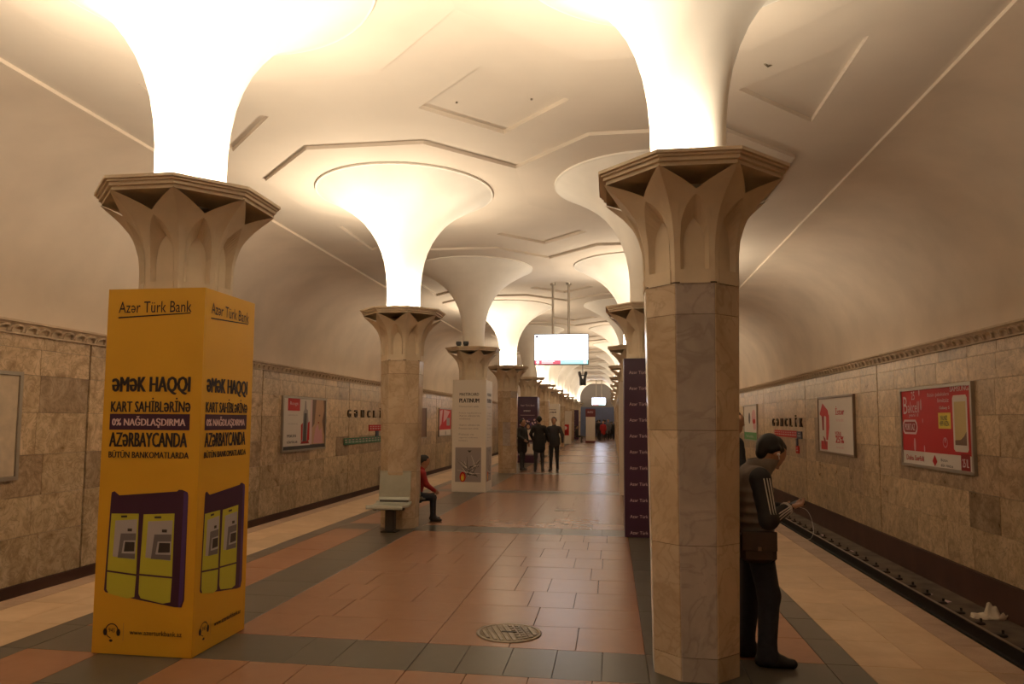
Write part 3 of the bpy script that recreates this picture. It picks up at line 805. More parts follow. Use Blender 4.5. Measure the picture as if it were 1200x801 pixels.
def draw_red(t, w_, h, o):
    mb = MB(); rect(mb, -w_ / 2, w_ / 2, .30, h, 'poster_red', o); rect(mb, -w_ / 2, w_ / 2, .02, .30, 'paper_white', o)
    for (u, z, r) in ((-.52, 1.18, .05), (-.58, 1.42, .035), (-.85, .42, .06), (-.42, .36, .03), (-1.44, .62, .04), (-.46, .88, .02)): disc(mb, u, z, r * .8, 'pale_pink', o + .001, 10, r * 2.2)
    # pill-shaped outline
    L = [(-1.32, .62), (-.78, .62), (-.72, .68), (-.70, .76), (-.72, .84), (-.78, .90), (-1.32, .90), (-1.38, .84), (-1.40, .76), (-1.38, .68)]
    flat(mb, L, 'paper_pink', o + .001); flat(mb, [(-1.05 + (u + 1.05) * .88, .76 + (z - .76) * .72) for u, z in L], 'poster_red_dark', o + .002)
    # telephone
    flat(mb, [(.82, .36), (1.24, .36), (1.28, .40), (1.28, 1.26), (1.24, 1.31), (.80, 1.31), (.76, 1.26), (.76, .40)], 'paper_white', o + .001)
    rect(mb, .82, 1.23, .47, 1.20, 'gold_screen', o + .002); flat(mb, [(.82, .47), (1.23, .47), (1.23, .70), (1.14, .62), (1.02, .56), (.82, .55)], 'print_brown', o + .003)
    rect(mb, .20, .68, .74, 1.02, 'print_yellow', o + .001)
    ringp(mb, .44, .50, .075, .09, 'pale_pink', o + .001, 16); disc(mb, .44, .54, .025, 'pale_pink', o + .002, 8, .05)
    flat(mb, [(-.10, .15), (.0, .06), (.1, .15), (.0, .27)], 'poster_red', o + .002); flat(mb, [(1.0, .03), (1.32, .03), (1.32, .33), (1.0, .33)], 'poster_red_dark', o + .003)
    mb.build('printed_sheet', t)
    T = lambda s, m, u, z, a, c, b=0: lettering(s, m, t, u, z, a, c, o + .004, bold=b)
    T('B', 'paper_pink', -1.24, 1.18, .20, .34); T('akcell', 'paper_pink', -.86, 1.14, .52, .22); T('yeni il', 'paper_pink', -.86, .98, .44, .08); T('25', 'paper_pink', -.86, 1.36, .16, .16)
    T('PORT.AZ', 'paper_pink', -1.05, .76, .48, .13, .03); T('SAMSUNG', 'paper_pink', 1.02, 1.42, .66, .09, .02)
    T('Bütün şəbəkələrə', 'paper_pink', .22, 1.34, .86, .085); T('limitsiz', 'paper_pink', .42, 1.24, .44, .075); T('Galaxy S', 'paper_white', .46, 1.10, .4, .07, .02)
    T('YALNIZ', 'ink', .42, .93, .28, .08, .02); T('499 AZN', 'ink', .44, .83, .36, .09, .02)
    T('Daha Sərfəli', 'poster_red', -.86, .17, .80, .10, .02); T('Bütün', 'ink', .38, .19, .26, .05); T('BİR YERDƏ', 'ink', .48, .10, .46, .05, .02); T('25 IL', 'paper_pink', 1.16, .18, .22, .14, .03)
def draw_arrow(t, w_, h, o):
    mb = MB(); rect(mb, -w_ / 2, w_ / 2, 0, h, 'paper_white', o)
    flat(mb, [(-1.4, 1.06), (-1.1, 1.36), (-.62, 1.16), (-.52, .95), (-.78, .98), (-.9, 1.02), (-1.02, .96), (-1.2, 1.0)], 'poster_red', o + .001)
    flat(mb, [(-1.2, 1.02), (-.98, .98), (-1.0, .62), (-1.16, .62)], 'poster_red_dark', o + .0015)
    flat(mb, [(-.78, .98), (-.52, 1.04), (-.5, .7), (-.66, .36), (-.82, .36)], 'poster_red', o + .0015)
    flat(mb, [(-1.3, .33), (-.7, .33), (-.72, .10), (-1.3, .10)], 'poster_red', o + .001); flat(mb, [(-1.12, .48), (-.9, .40), (-.78, .12), (-.98, .28)], 'poster_red_dark', o + .002)
    mb.build('printed_sheet', t)
    T = lambda s, m, u, z, a, c, b=0: lettering(s, m, t, u, z, a, c, o + .003, bold=b)
    T('İstər', 'poster_red', .42, 1.14, .74, .22, .03); T('kredit', 'pale_pink', .42, .90, .6, .08); T('YENI', 'poster_red', .22, .54, .5, .12, .02); T('25%', 'poster_red', .36, .40, .7, .18, .04); T('bank', 'pale_pink', .4, .2, .6, .06)
def draw_green(t, w_, h, o):
    mb = MB(); rect(mb, -w_ / 2, w_ / 2, 0, h, 'paper_white', o); rect(mb, -w_ / 2, w_ / 2, .05, .36, 'poster_green', o + .001)
    disc(mb, -.2, .95, .22, 'print_black', o + .001, 16, .24); disc(mb, .75, 1.0, .42, 'pale_pink', o + .001, 16, .3); disc(mb, .8, .8, .3, 'poster_red', o + .0012, 14, .12); disc(mb, .9, .6, .3, 'pale_pink', o + .0014, 14, .14)
    mb.build('printed_sheet', t); lettering('Yeni il endirimi', 'paper_white', t, -.2, .2, 1.6, .12, o + .003)
def draw_mascara(t, w_, h, o):
    a = -w_ / 2; U = lambda f: a + w_ * f; Z = lambda f: h * f
    mb = MB(); rect(mb, a, U(.62), 0, h, 'paper_white', o); rect(mb, U(.62), U(.66), Z(.11), h, 'paper_pink', o)
    rect(mb, U(.11), U(.37), Z(.74), Z(.985), 'poster_red', o + .001); rect(mb, a, U(1), Z(.035), Z(.10), 'print_black', o + .002)
    flat(mb, [(U(.66), Z(.11)), (U(1), Z(.11)), (U(1), h), (U(.66), h)], 'skin_print', o + .0005)
    flat(mb, [(U(.66), Z(.42)), (U(.72), Z(.5)), (U(.76), h), (U(.66), h)], 'print_brown', o + .001)
    flat(mb, [(U(.93), Z(.99)), (U(1), Z(.99)), (U(1), Z(.2)), (U(.95), Z(.35)), (U(.91), Z(.55)), (U(.955), Z(.75))], 'print_brown', o + .001)
    flat(mb, [(U(.70), Z(.12)), (U(.74), Z(.40)), (U(.80), Z(.50)), (U(.84), Z(.36)), (U(.90), Z(.42)), (U(.94), Z(.12))], 'pale_pink', o + .0015)
    disc(mb, U(.84), Z(.66), .06, 'print_brown', o + .002, 12, .03); disc(mb, U(.82), Z(.52), .05, 'poster_red_dark', o + .002, 12, .022)
    flat(mb, [(U(.43), Z(.15)), (U(.57), Z(.15)), (U(.575), Z(.50)), (U(.55), Z(.76)), (U(.52), Z(.78)), (U(.51), Z(.93)), (U(.48), Z(.93)), (U(.475), Z(.78)), (U(.45), Z(.72))], 'print_grey', o + .001)
    flat(mb, [(U(.45), Z(.17)), (U(.53), Z(.17)), (U(.53), Z(.70)), (U(.47), Z(.70))], 'print_black', o + .0015)
    flat(mb, [(U(.54), Z(.15)), (U(.60), Z(.20)), (U(.60), Z(.55)), (U(.56), Z(.52))], 'poster_red', o + .002); flat(mb, [(U(.41), Z(.15)), (U(.44), Z(.22)), (U(.44), Z(.52)), (U(.40), Z(.48))], 'poster_red', o + .002)
    flat(mb, [(U(.40), Z(.13)), (U(.60), Z(.13)), (U(.58), Z(.175)), (U(.42), Z(.175))], 'poster_red_dark', o + .0025)
    mb.build('printed_sheet', t)
    T = lambda s, m, f, z, c, d, b=0: lettering(s, m, t, U(f), Z(z), c, d, o + .003, bold=b)
    T('Rouge', 'paper_pink', .24, .865, .50, .12); T('GENİŞLİK', 'print_grey', .22, .66, .62, .05); T('VƏ UZUNLUQ', 'print_grey', .22, .50, .62, .05); T('MƏKAN', 'ink', .2, .285, .55, .08, .02); T('KİRPİKLƏR', 'ink', .22, .18, .66, .08, .02)
def draw_red_small(t, w_, h, o):
    a = -w_ / 2; U = lambda f: a + w_ * f; Z = lambda f: h * f
    mb = MB(); rect(mb, a, -a, Z(.24), h, 'poster_red', o); rect(mb, a, -a, 0, Z(.24), 'paper_white', o)
    flat(mb, [(U(.02), Z(.3)), (U(.2), Z(.45)), (U(.3), Z(.95)), (U(.1), Z(.9))], 'pale_pink', o + .001); flat(mb, [(U(.35), Z(.5)), (U(.6), Z(.62)), (U(.9), Z(.9)), (U(.4), Z(.95))], 'pale_pink', o + .001)
    rect(mb, U(.62), U(.88), Z(.38), Z(.66), 'print_grey', o + .002); disc(mb, U(.55), Z(.12), .12, 'print_grey', o + .001, 10); mb.build('printed_sheet', t)
def frame_blank(t, w_, h, o): mb = MB(); rect(mb, -w_ / 2 + .06, w_ / 2 - .06, .06, h - .06, 'cornice_stone', o); mb.build('printed_sheet', t)
poster('R', 12.67, 15.61, .86, 2.375, 'red poster with a white phone and a yellow price tag, nearest on the right wall', draw_red)
poster('R', 18.48, 21.53, .86, 2.39, 'white poster with a bent red arrow on the right wall', draw_arrow, 'frame_brown')
poster('R', 30.25, 33.15, .90, 2.41, 'white and pink poster with a green strip along its foot', draw_green)
poster('L', 6.60, 9.50, .79, 2.36, 'marble-coloured empty frame cut by the photo edge, left of the yellow box', frame_blank)
poster('L', 18.05, 20.98, .81, 2.31, 'poster of a black and red mascara tube beside a face on the left wall', draw_mascara)
poster('L', 35.55, 38.35, .85, 2.29, 'red and pink poster on the left wall, just left of the white column box', draw_red_small)
def frame_end(t, w_, h, o): mb = MB(); rect(mb, -w_ / 2, w_ / 2, 0, h, 'print_brown', o); mb.build('printed_sheet', t)
poster('L', 30.2, 33.1, .85, 2.29, 'poster almost hidden behind the column with the grey seat', frame_end)

# ------------------------------------------------------------------ station name and line strips
def station_name(side, ys, z0, z1, label):
    X = WALL[side]; s = 1 if side == 'R' else -1; h = z1 - z0
    t = thing('station_name', label, 'sign', (X, (ys[0] + ys[-1]) / 2, z0), -math.pi / 2 if s > 0 else math.pi / 2, 'station names on the track walls')
    word = 'GƏNCLİK'; x0 = -abs(ys[-1] - ys[0]) / 2; st = abs(ys[-1] - ys[0]) / 6
    for i, ch in enumerate(word):
        hh = h * (1.36 if ch == 'İ' else 1.0); wd = .085 if ch == 'İ' else .27
        vs = text_mesh(ch, 'bronze', 'CENTER', wd, hh, .03)
        n = len(vs.v); vs.v = [(x, y - .05, z + hh / 2) for x, y, z in vs.v]
        o = vs.build('letter', t, (x0 + st * i, 0, 0)); md = o.modifiers.new('depth', 'SOLIDIFY'); md.thickness = .05; md.offset = -1
def line_strip(side, yc, parts, label):
    X = WALL[side]; s = 1 if side == 'R' else -1
    t = thing('line_map', label, 'sign', (X, yc, 0), -math.pi / 2 if s > 0 else math.pi / 2, 'metro line strips under the station names')
    for (u0, u1, z0, z1, mat, n) in parts:
        b = MB(); b.box(u0, u1, -.03, 0, z0, z1, mat); o = b.build('strip', t); mb = MB()
        for i in range(n):
            u = u0 + (u1 - u0) * (i + .5) / n; disc(mb, u, z0 + (z1 - z0) * .38, .03, 'paper_white', .032, 8); rect(mb, u - .1, u + .08, z0 + (z1 - z0) * .66, z0 + (z1 - z0) * .78, 'pale_pink', .032)
        if n: rect(mb, u0 + .05, u1 - .05, z0 + (z1 - z0) * .36, z0 + (z1 - z0) * .40, 'paper_white', .0315); mb.build('station_marks', o)
station_name('R', (27.35, 23.5), 1.55, 1.82, 'bronze station name letters above the red line strip on the right wall')
station_name('L', (23.0, 26.9), 1.76, 2.02, 'bronze station name letters above the green line strip on the left wall')
line_strip('R', 25.2, [(-2.0, 1.15, 1.20, 1.42, 'poster_red', 10), (1.15, 1.75, 1.18, 1.41, 'sign_navy', 1), (1.02, 1.22, .95, 1.18, 'sign_navy', 0), (1.0, 1.34, .72, .95, 'poster_red', 1)], 'red metro line strip with a short drop under the letters')
line_strip('L', 24.6, [(-2.0, 2.0, .86, 1.08, 'sign_green', 12), (1.2, 1.5, 1.08, 1.28, 'sign_navy', 0), (.45, 1.9, 1.28, 1.50, 'poster_red', 5)], 'green and red metro line strips left of the column with the seat')

# ------------------------------------------------------------------ hanging screens and loudspeakers
def screen(label, x0, x1, y, z0, z1, poles, lit='tv_screen'):
    t = thing('hanging_screen', label, 'screen', ((x0 + x1) / 2, y, z0), 0, 'screens hanging in the hall'); w_, h = x1 - x0, z1 - z0
    b = MB(); b.cbox(-w_ / 2, w_ / 2, 0, .10, 0, h, 'black_plastic', .012); b.build('housing', t)
    mb = MB(); e = .022; rect(mb, -w_ / 2 + e, w_ / 2 - e, .15 * h, h - e, lit, .002); rect(mb, -w_ / 2 + e, -.02, e, .15 * h, 'tv_red', .002); rect(mb, -.02, w_ / 2 - e, e, .15 * h, 'tv_teal', .002); disp = mb.build('display', t)
    mb = MB(); disc(mb, -w_ * .43, .085 * h, .045, 'tv_white', .003); rect(mb, -w_ * .36, -w_ * .12, .10 * h, .13 * h, 'tv_white', .003); rect(mb, -w_ * .36, -w_ * .15, .05 * h, .08 * h, 'tv_white', .003); rect(mb, w_ * .06, w_ * .34, .09 * h, .10 * h, 'tv_white', .003); disc(mb, w_ * .43, .085 * h, .045, 'tv_white', .003)
    rect(mb, -w_ * .47, -w_ * .42, .88 * h, .95 * h, 'violet', .003); mb.build('caption', disp)
    for px in poles:
        b = MB(); b.tube([(px - (x0 + x1) / 2, .05, h - .01), (px - (x0 + x1) / 2, .05, ZCE + .054 - z0)], .032, 'frame_metal', 10); b.lathe([(.034, ZCE - .04 - z0), (.075, ZCE - .03 - z0), (.075, ZCE + .054 - z0)], px - (x0 + x1) / 2, .05, 12, 'frame_metal'); b.build('pole', t)
screen('white lit screen hanging from the ceiling on two poles, nearer one', -2.12, -.61, 19.9, 3.225, 4.085, (-1.60, -1.16))
screen('small far white screen hanging near the end of the hall', -1.80, -.53, 67.2, 3.10, 3.80, (-1.4, -.9), 'tv_far')
def horns():
    t = thing('loudspeaker_cluster', 'pair of dark horn loudspeakers hanging on a thin rod', 'loudspeaker', (-1.56, 40.0, 4.3))
    b = MB(); b.tube([(0, 0, -.1), (0, 0, ZCE + .0545 - 4.3)], .018, 'black_plastic', 8); b.build('rod', t)
    b = MB(); b.tube([(-.2, 0, -.12), (.2, 0, -.12)], .03, 'black_plastic', 8); b.build('bracket', t)
    for s in (-1, 1):
        b = MB(); b.lathe([(.02, .10), (.07, .09), (.09, -.05), (.07, -.25), (.11, -.45), (.16, -.66), (.15, -.665), (.05, -.4)], 0, 0, 14, 'black_plastic')
        o = b.build('horn', t, (s * .17, 0, .0)); o.rotation_euler = (.25, s * .22, 0)
horns()
def rim_lamps():
    for x, y, lab in ((-3.60, 16.86, 'left one of two small dark floodlights on the unlit column rim'), (-3.42, 16.84, 'right one of two small dark floodlights on the unlit column rim')):
        t = thing('floodlight', lab, 'floodlight', (x, y, 3.447), .2, 'floodlights on the unlit column head')
        b = MB(); b.cbox(-.05, .05, -.04, .04, 0, .035, 'black_plastic', .008); b.build('base', t)
        b = MB(); b.cbox(-.065, .065, -.05, .06, .035, .115, 'black_plastic', .012); b.build('housing', t)
rim_lamps()

# ------------------------------------------------------------------ seats at the second column of the left row
def seat(label, loc, rz):
    t = thing('platform_seat', label, 'seat', loc, rz, 'metal seats at the column')
    # local: the sitter faces -y
    b = MB(); prof = [(-.30, .395), (-.29, .425), (-.20, .415), (.02, .40), (.16, .41), (.215, .44)]
    v = []; n = len(prof)
    for x in (-.28, .28):
        v += [(x, y, z) for y, z in prof] + [(x, y, z - .028) for y, z in prof[::-1]]
    m = 2 * n; f = [tuple(range(m)), tuple(range(2 * m - 1, m - 1, -1))] + [(i, m + i, m + (i + 1) % m, (i + 1) % m) for i in range(m)]
    b.add(v, f, 'seat_metal'); b.build('seat', t)
    b = MB(); v = []
    bp = [(.205, .455), (.222, .50), (.245, .75), (.262, .875), (.258, .90)]; n = len(bp); xs = [-.25, -.245, .245, .25]
    for x in (-.25, .25): v += [(x, y, z) for y, z in bp] + [(x, y + .022, z) for y, z in bp[::-1]]
    m = 2 * n; f = [tuple(range(m)), tuple(range(2 * m - 1, m - 1, -1))] + [(i, m + i, m + (i + 1) % m, (i + 1) % m) for i in range(m)]
    b.add(v, f, 'seat_metal'); b.build('backrest', t)
    b = MB(); b.cbox(-.22, .22, .0, .07, .32, .375, 'seat_dark', .01); b.cbox(-.20, -.13, -.24, .24, .345, .385, 'seat_dark', .01); b.cbox(.13, .20, -.24, .24, .345, .385, 'seat_dark', .01)
    b.cbox(-.23, .23, .19, .235, .405, .46, 'seat_dark', .008); b.build('bracket', t)
    b = MB(); b.cbox(-.07, .07, -.03, .11, .012, .33, 'seat_dark', .015); b.build('post', t)
    b = MB(); b.cbox(-.12, .12, -.09, .16, 0, .014, 'seat_dark', .005); b.build('foot_plate', t)
    for sx in (-.235, .235):
        q = MB(); q.lathe([(0, .478), (.014, .474), (.016, .462)], sx, .195, 8, 'chrome'); q.build('bolt', t)
    return t
seat('grey metal platform seat facing out in front of the octagonal column', (-3.345, 10.80, 0), 0)
seat('grey metal seat behind the column with the person in red on it', (-3.36, 11.93, 0), math.pi)

# ------------------------------------------------------------------ floor covers and litter
def manhole():
    t = thing('manhole_cover', 'round patterned iron cover in the nave floor', 'manhole cover', (-.823, 5.905, 0))
    b = MB(); b.lathe([(.262, .0), (.262, .006), (.240, .007), (.236, .001)], 0, 0, 40, 'iron'); b.build('rim', t)
    b = MB(); b.lathe([(0, .003), (.232, .003), (.234, -.001)], 0, 0, 40, 'iron'); l = b.build('lid', t)
    for i in range(9):
        u = -.19 + i * .0475; h = math.sqrt(max(0, .22 ** 2 - u * u))
        b = MB(); 
        if u < .03: b.box(u - .012, u + .012, -h, h, .003, .009, 'iron', .35, (0, 0))
        else:
            for j in range(7):
                w2 = -h + 2 * h * (j + .5) / 7; b.box(u - .015, u + .015, w2 - .018, w2 + .018, .003, .009, 'iron', .35, (0, 0))
        b.build('raised_bar', l)
    b = MB(); b.cbox(-.06, .06, -.012, .012, .009, .014, 'seat_dark', .003); b.build('lifting_slot', t)
manhole()
def plate():
    t = thing('floor_hatch', 'small rectangular brass-edged hatch in the nave floor', 'floor hatch', (-.88, 13.95, 0))
    b = MB(); b.cbox(-.19, .19, -.13, .13, 0, .004, 'iron', .003); b.build('lid', t)
    for s in (-1, 1):
        b = MB(); b.cbox(s * .165 - .02, s * .165 + .02, -.02, .02, .004, .012, 'chrome', .004); b.build('corner_stud', t)
plate()
def litter():
    """crumpled white carrier bag on the track bed"""
    me = bpy.data.meshes.new('carrier_bag'); bm = bmesh.new()
    bmesh.ops.create_icosphere(bm, subdivisions=4, radius=1)
    rr = random.Random(4); dirs = [Vector((rr.gauss(0, 1), rr.gauss(0, 1), rr.gauss(0, 1))).normalized() for _ in range(26)]
    for v in bm.verts:
        p = v.co.copy(); k = 1 + .16 * sum(max(0, p.dot(d) - .78) * (1 if i % 2 else -1) * 3 for i, d in enumerate(dirs))
        x, y, z = p * k
        blob = lambda cx, cy, rx, ry, hh: hh * max(0, 1 - (abs(x - cx) / rx) ** 2.6 - (abs(y - cy) / ry) ** 2.6) ** .45
        top = max(.03 * (1 + .25 * math.sin(8 * x + 3)), blob(.05, .1, .22, .5, .17), blob(.36, -.02, .24, .6, .135), blob(.82, -.1, .16, .3, .075))
        edge = min(1, max(0, z) * 3) ** .5
        v.co = (x * .27 + .012 * math.sin(11 * y + 2), y * .15 + .01 * math.sin(9 * x), edge * top * (1 + .07 * math.sin(23 * x + 13 * y)))
    bm.to_mesh(me); bm.free(); me.materials.append(M['bag_white'])
    for p in me.polygons: p.use_smooth = True
    o = link('carrier_bag', me, None, (5.555, 12.0, -1.189), -.25); o.scale = (.80, .95, 1.25)
    tag(o, 'crumpled white carrier bag lying on the track bed by the wall', 'bag')
    q = MB(); q.tube([(0, 0, .0), (.05, .01, .04), (.10, .0, .05), (.12, -.02, .02)], [.02, .01, .02, .008], 'bag_white', 8); h = q.build('handle', o, (.24, -.02, 0.004))
litter()
def bits():
    rr = random.Random(8); k = 0
    for y, l in zip((9.8, 12.9, 13.4, 15.2, 17.5, 19.8), ('nearest', 'second', 'third', 'fourth', 'fifth', 'farthest')):
        q = MB(); a = rr.uniform(0, 3); q.add([(-.05, -.03, .002), (.05, -.035, .012), (.06, .03, .004), (0, .05, .03), (-.055, .02, .006)], [(0, 1, 3), (1, 2, 3), (0, 3, 4)], 'paper_pink')
        o = q.build('paper_scrap', None, (5.22 + rr.uniform(0.02, .2), y, -1.188), a)
        tag(o, l + ' pale paper scrap along the far rail on the track bed', 'litter', 'paper scraps along the far rail')
bits()

# ------------------------------------------------------------------ people: one smooth surface grown round a posed skeleton
def surface_nets(F, org, h):
    S = F < 0; nx, ny, nz = F.shape
    off = [(i, j, k) for i in (0, 1) for j in (0, 1) for k in (0, 1)]
    sl = lambda A, o: A[o[0]:nx - 1 + o[0], o[1]:ny - 1 + o[1], o[2]:nz - 1 + o[2]]
    cnt = sum(sl(S, o).astype(np.int8) for o in off); act = (cnt > 0) & (cnt < 8)
    idx = np.full(act.shape, -1, np.int64); ii = np.argwhere(act); idx[act] = np.arange(len(ii))
    acc = np.zeros((len(ii), 3)); num = np.zeros(len(ii)); I, J, K = ii.T
    val = {o: F[I + o[0], J + o[1], K + o[2]] for o in off}
    for a in off:
        for d in range(3):
            if a[d]: continue
            b = list(a); b[d] = 1; b = tuple(b); va, vb = val[a], val[b]; m = (va < 0) != (vb < 0)
            t = np.where(m, va / np.where(m, va - vb, 1), 0); p = np.tile(np.array(a, float), (len(ii), 1)); p[:, d] += t
            acc[m] += p[m]; num[m] += 1
    V = (ii + acc / num[:, None]) * h + org; faces = []
    for d in range(3):
        e, f = [(1, 2), (2, 0), (0, 1)][d]
        A = [slice(None)] * 3; B = [slice(None)] * 3; A[d] = slice(0, -1); B[d] = slice(1, None)
        sa, sb = S[tuple(A)], S[tuple(B)]; q = np.argwhere(sa != sb)
        q = q[(q[:, e] > 0) & (q[:, f] > 0) & (q[:, e] < F.shape[e] - 1) & (q[:, f] < F.shape[f] - 1)]
        inside = sa[q[:, 0], q[:, 1], q[:, 2]]
        def cell(de, df):
            c = q.copy(); c[:, e] += de; c[:, f] += df; return idx[c[:, 0], c[:, 1], c[:, 2]]
        quad = np.stack([cell(-1, -1), cell(0, -1), cell(0, 0), cell(-1, 0)], 1)
        quad[~inside] = quad[~inside][:, ::-1]; faces.append(quad)
    return V, np.concatenate(faces)
def cap_(a, b, ra, rb, m, flat=None, k=.03): return (np.array(a, float), np.array(b, float), ra, rb, m, flat, k)
def grow(name, prims, h, parent, mats):
    lo = np.min([np.minimum(p[0], p[1]) - max(p[2], p[3]) for p in prims], 0) - .06 - h; hi = np.max([np.maximum(p[0], p[1]) + max(p[2], p[3]) for p in prims], 0) + .06 + h
    n = np.ceil((hi - lo) / h).astype(int) + 1; F = np.full(n, .5, np.float32); raw = np.full(n, .5, np.float32); lab = np.zeros(n, np.int8)
    for a, b, ra, rb, m, flat, k in prims:
        R = max(ra, rb) + .06
        i0 = np.maximum(0, np.floor((np.minimum(a, b) - R - lo) / h).astype(int)); i1 = np.minimum(n, np.ceil((np.maximum(a, b) + R - lo) / h).astype(int) + 1)
        s = tuple(slice(x, y) for x, y in zip(i0, i1))
        G = np.stack(np.meshgrid(*[np.arange(x, y) * h + o for x, y, o in zip(i0, i1, lo)], indexing='ij'), -1)
        ab = b - a; L = ab @ ab
        t = np.clip(((G - a) @ ab) / L, 0, 1) if L > 1e-9 else np.zeros(G.shape[:3])
        d = G - a - t[..., None] * ab
        if flat is not None:
            for ax, fac in flat:
                ax = np.array(ax, float); ax /= np.linalg.norm(ax); c = d @ ax; d = d + (c * (fac - 1))[..., None] * ax
        D = (np.linalg.norm(d, axis=-1) - (ra + t * (rb - ra))).astype(np.float32)
        if flat is not None: D /= max(1, .5 * (1 + max(f for _, f in flat)))
        O = F[s]; hh = np.clip(k - np.abs(O - D), 0, None) / k; F[s] = np.minimum(O, D) - hh * hh * k * .25
        r = raw[s]; w_ = D < r; r[w_] = D[w_]; raw[s] = r; l = lab[s]; l[w_] = mats.index(m); lab[s] = l
    V, Q = surface_nets(F, lo, h)
    me = bpy.data.meshes.new(name); me.from_pydata(V.tolist(), [], Q.tolist())
    for m in mats: me.materials.append(M[m])
    c = V[Q].mean(1); g = np.clip(np.round((c - lo) / h).astype(int), 0, n - 1); mi = lab[g[:, 0], g[:, 1], g[:, 2]]
    me.polygons.foreach_set('material_index', mi.astype(np.int32)); me.polygons.foreach_set('use_smooth', [True] * len(Q)); me.update()
    return link(name, me, parent)
def nrm(v): v = np.array(v, float); return v / np.linalg.norm(v)
def hand(wrist, fwd, palm, side, curl, m='skin', s=1.0):
    """palm, four unequal bent fingers and a thumb from the side of the palm; side points to the thumb"""
    w_, f, p, t = np.array(wrist, float), nrm(fwd), nrm(palm), nrm(side); P = []
    kn = w_ + f * .092 * s; fl = [(p, 2.1)]
    P.append(cap_(w_ - f * .005, w_ + f * .03 * s, .026 * s, .034 * s, m, fl, .02)); P.append(cap_(w_ + f * .03 * s + t * .012, kn + t * .016 * s, .034 * s, .026 * s, m, fl, .015)); P.append(cap_(w_ + f * .03 * s - t * .012, kn - t * .018 * s, .03 * s, .024 * s, m, fl, .015))
    for i, L in enumerate((.072, .080, .074, .058)):
        b = kn + t * (.031 - .0205 * i) * s - f * (.006 * abs(i - 1)); d = f; c = b
        for j, (r0, r1, q) in enumerate(((.0092, .0086, .45), (.0086, .008, .32), (.008, .0068, .25))):
            a = curl * (j + .6); d = nrm(f * math.cos(a) + p * math.sin(a)); e = c + d * L * q * s
            P.append(cap_(c, e, r0 * s, r1 * s, m, None, .006)); c = e
    b = w_ + f * .028 * s + t * .03 * s; d1 = nrm(f * .55 + t * .75 + p * .35); d2 = nrm(f * .85 + t * .15 + p * .5)
    P.append(cap_(b, b + d1 * .04 * s, .013 * s, .0105 * s, m, None, .012)); P.append(cap_(b + d1 * .04 * s, b + d1 * .04 * s + d2 * .034 * s, .0105 * s, .008 * s, m, None, .006))
    return P
def head(c, pitch, yaw, m='skin', s=1.0):
    """c = middle of the skull; +x is the face before turning"""
    R = np.array(Matrix.Rotation(yaw, 3, 'Z') @ Matrix.Rotation(pitch, 3, 'Y')); c = np.array(c, float); T = lambda *q: c + R @ (np.array(q) * s)
    fy = [(R @ np.array((0, 1, 0)), 1.2)]; P = []
    P += [cap_(T(-.025, 0, .025), T(.02, 0, .03), .094 * s, .090 * s, m, fy, .03), cap_(T(.025, 0, .0), T(.045, 0, -.075), .075 * s, .048 * s, m, fy, .04), cap_(T(.055, 0, -.105), T(.062, 0, -.10), .026 * s, .024 * s, m, None, .03)]
    P += [cap_(T(.095, 0, .005), T(.118, 0, -.035), .010 * s, .014 * s, m, None, .014), cap_(T(.098, -.014, -.04), T(.098, .014, -.04), .010 * s, .010 * s, m, None, .012)]
    for y in (-1, 1):
        P += [cap_(T(.088, y * .016, .024), T(.078, y * .048, .022), .010 * s, .009 * s, m, None, .012), cap_(T(-.005, y * .080, .012), T(-.012, y * .080, -.022), .022 * s, .015 * s, m, [(R @ np.array((0, 1, 0)), 2.2)], .008),
              cap_(T(.072, y * .033, -.03), T(.06, y * .04, -.04), .024 * s, .02 * s, m, None, .03)]
    P += [cap_(T(.088, -.02, -.073), T(.088, .02, -.073), .0085 * s, .0085 * s, m, None, .008), cap_(T(.086, -.017, -.086), T(.086, .017, -.086), .009 * s, .009 * s, m, None, .008)]
    return P, T, R
def face_marks(T, parent, s=1.0):
    mb = MB()
    for y in (-1, 1):
        for (x, z, r, mat) in ((.088, .004, .011, 'white_cloth'), (.0955, .004, .0065, 'hair')):
            bm = bmesh.new(); bmesh.ops.create_uvsphere(bm, u_segments=8, v_segments=6, radius=r * s)
            mb.add([tuple(T(x, y * .032, z) + np.array(v.co)) for v in bm.verts], [tuple(v.index for v in f.verts) for f in bm.faces], mat, True); bm.free()
        mb.tube([tuple(T(.098, y * .018, .022)), tuple(T(.094, y * .034, .029)), tuple(T(.082, y * .052, .022))], .005 * s, 'hair', 6)
    mb.tube([tuple(T(.096, -.02, -.079)), tuple(T(.099, 0, -.079)), tuple(T(.096, .02, -.079))], .0025 * s, 'poster_red_dark', 5)
    return mb.build('face_details', parent)
def hair(T, R, parent, h, m='hair', s=1.0):
    fy = [(R @ np.array((0, 1, 0)), 1.17)]
    P = [cap_(T(-.036, 0, .036), T(-.008, 0, .052), .094 * s, .086 * s, m, fy, .03), cap_(T(-.06, 0, .0), T(-.056, 0, -.05), .062 * s, .046 * s, m, fy, .03), cap_(T(.045, -.03, .090), T(.045, .03, .090), .020 * s, .020 * s, m, None, .03)]
    for y in (-1, 1): P.append(cap_(T(.02, y * .070, .05), T(.012, y * .074, .012), .018 * s, .012 * s, m, None, .015)); P.append(cap_(T(-.02, y * .072, .03), T(-.045, y * .066, -.01), .024 * s, .022 * s, m, None, .02))
    return grow('hair', P, h, parent, [m])
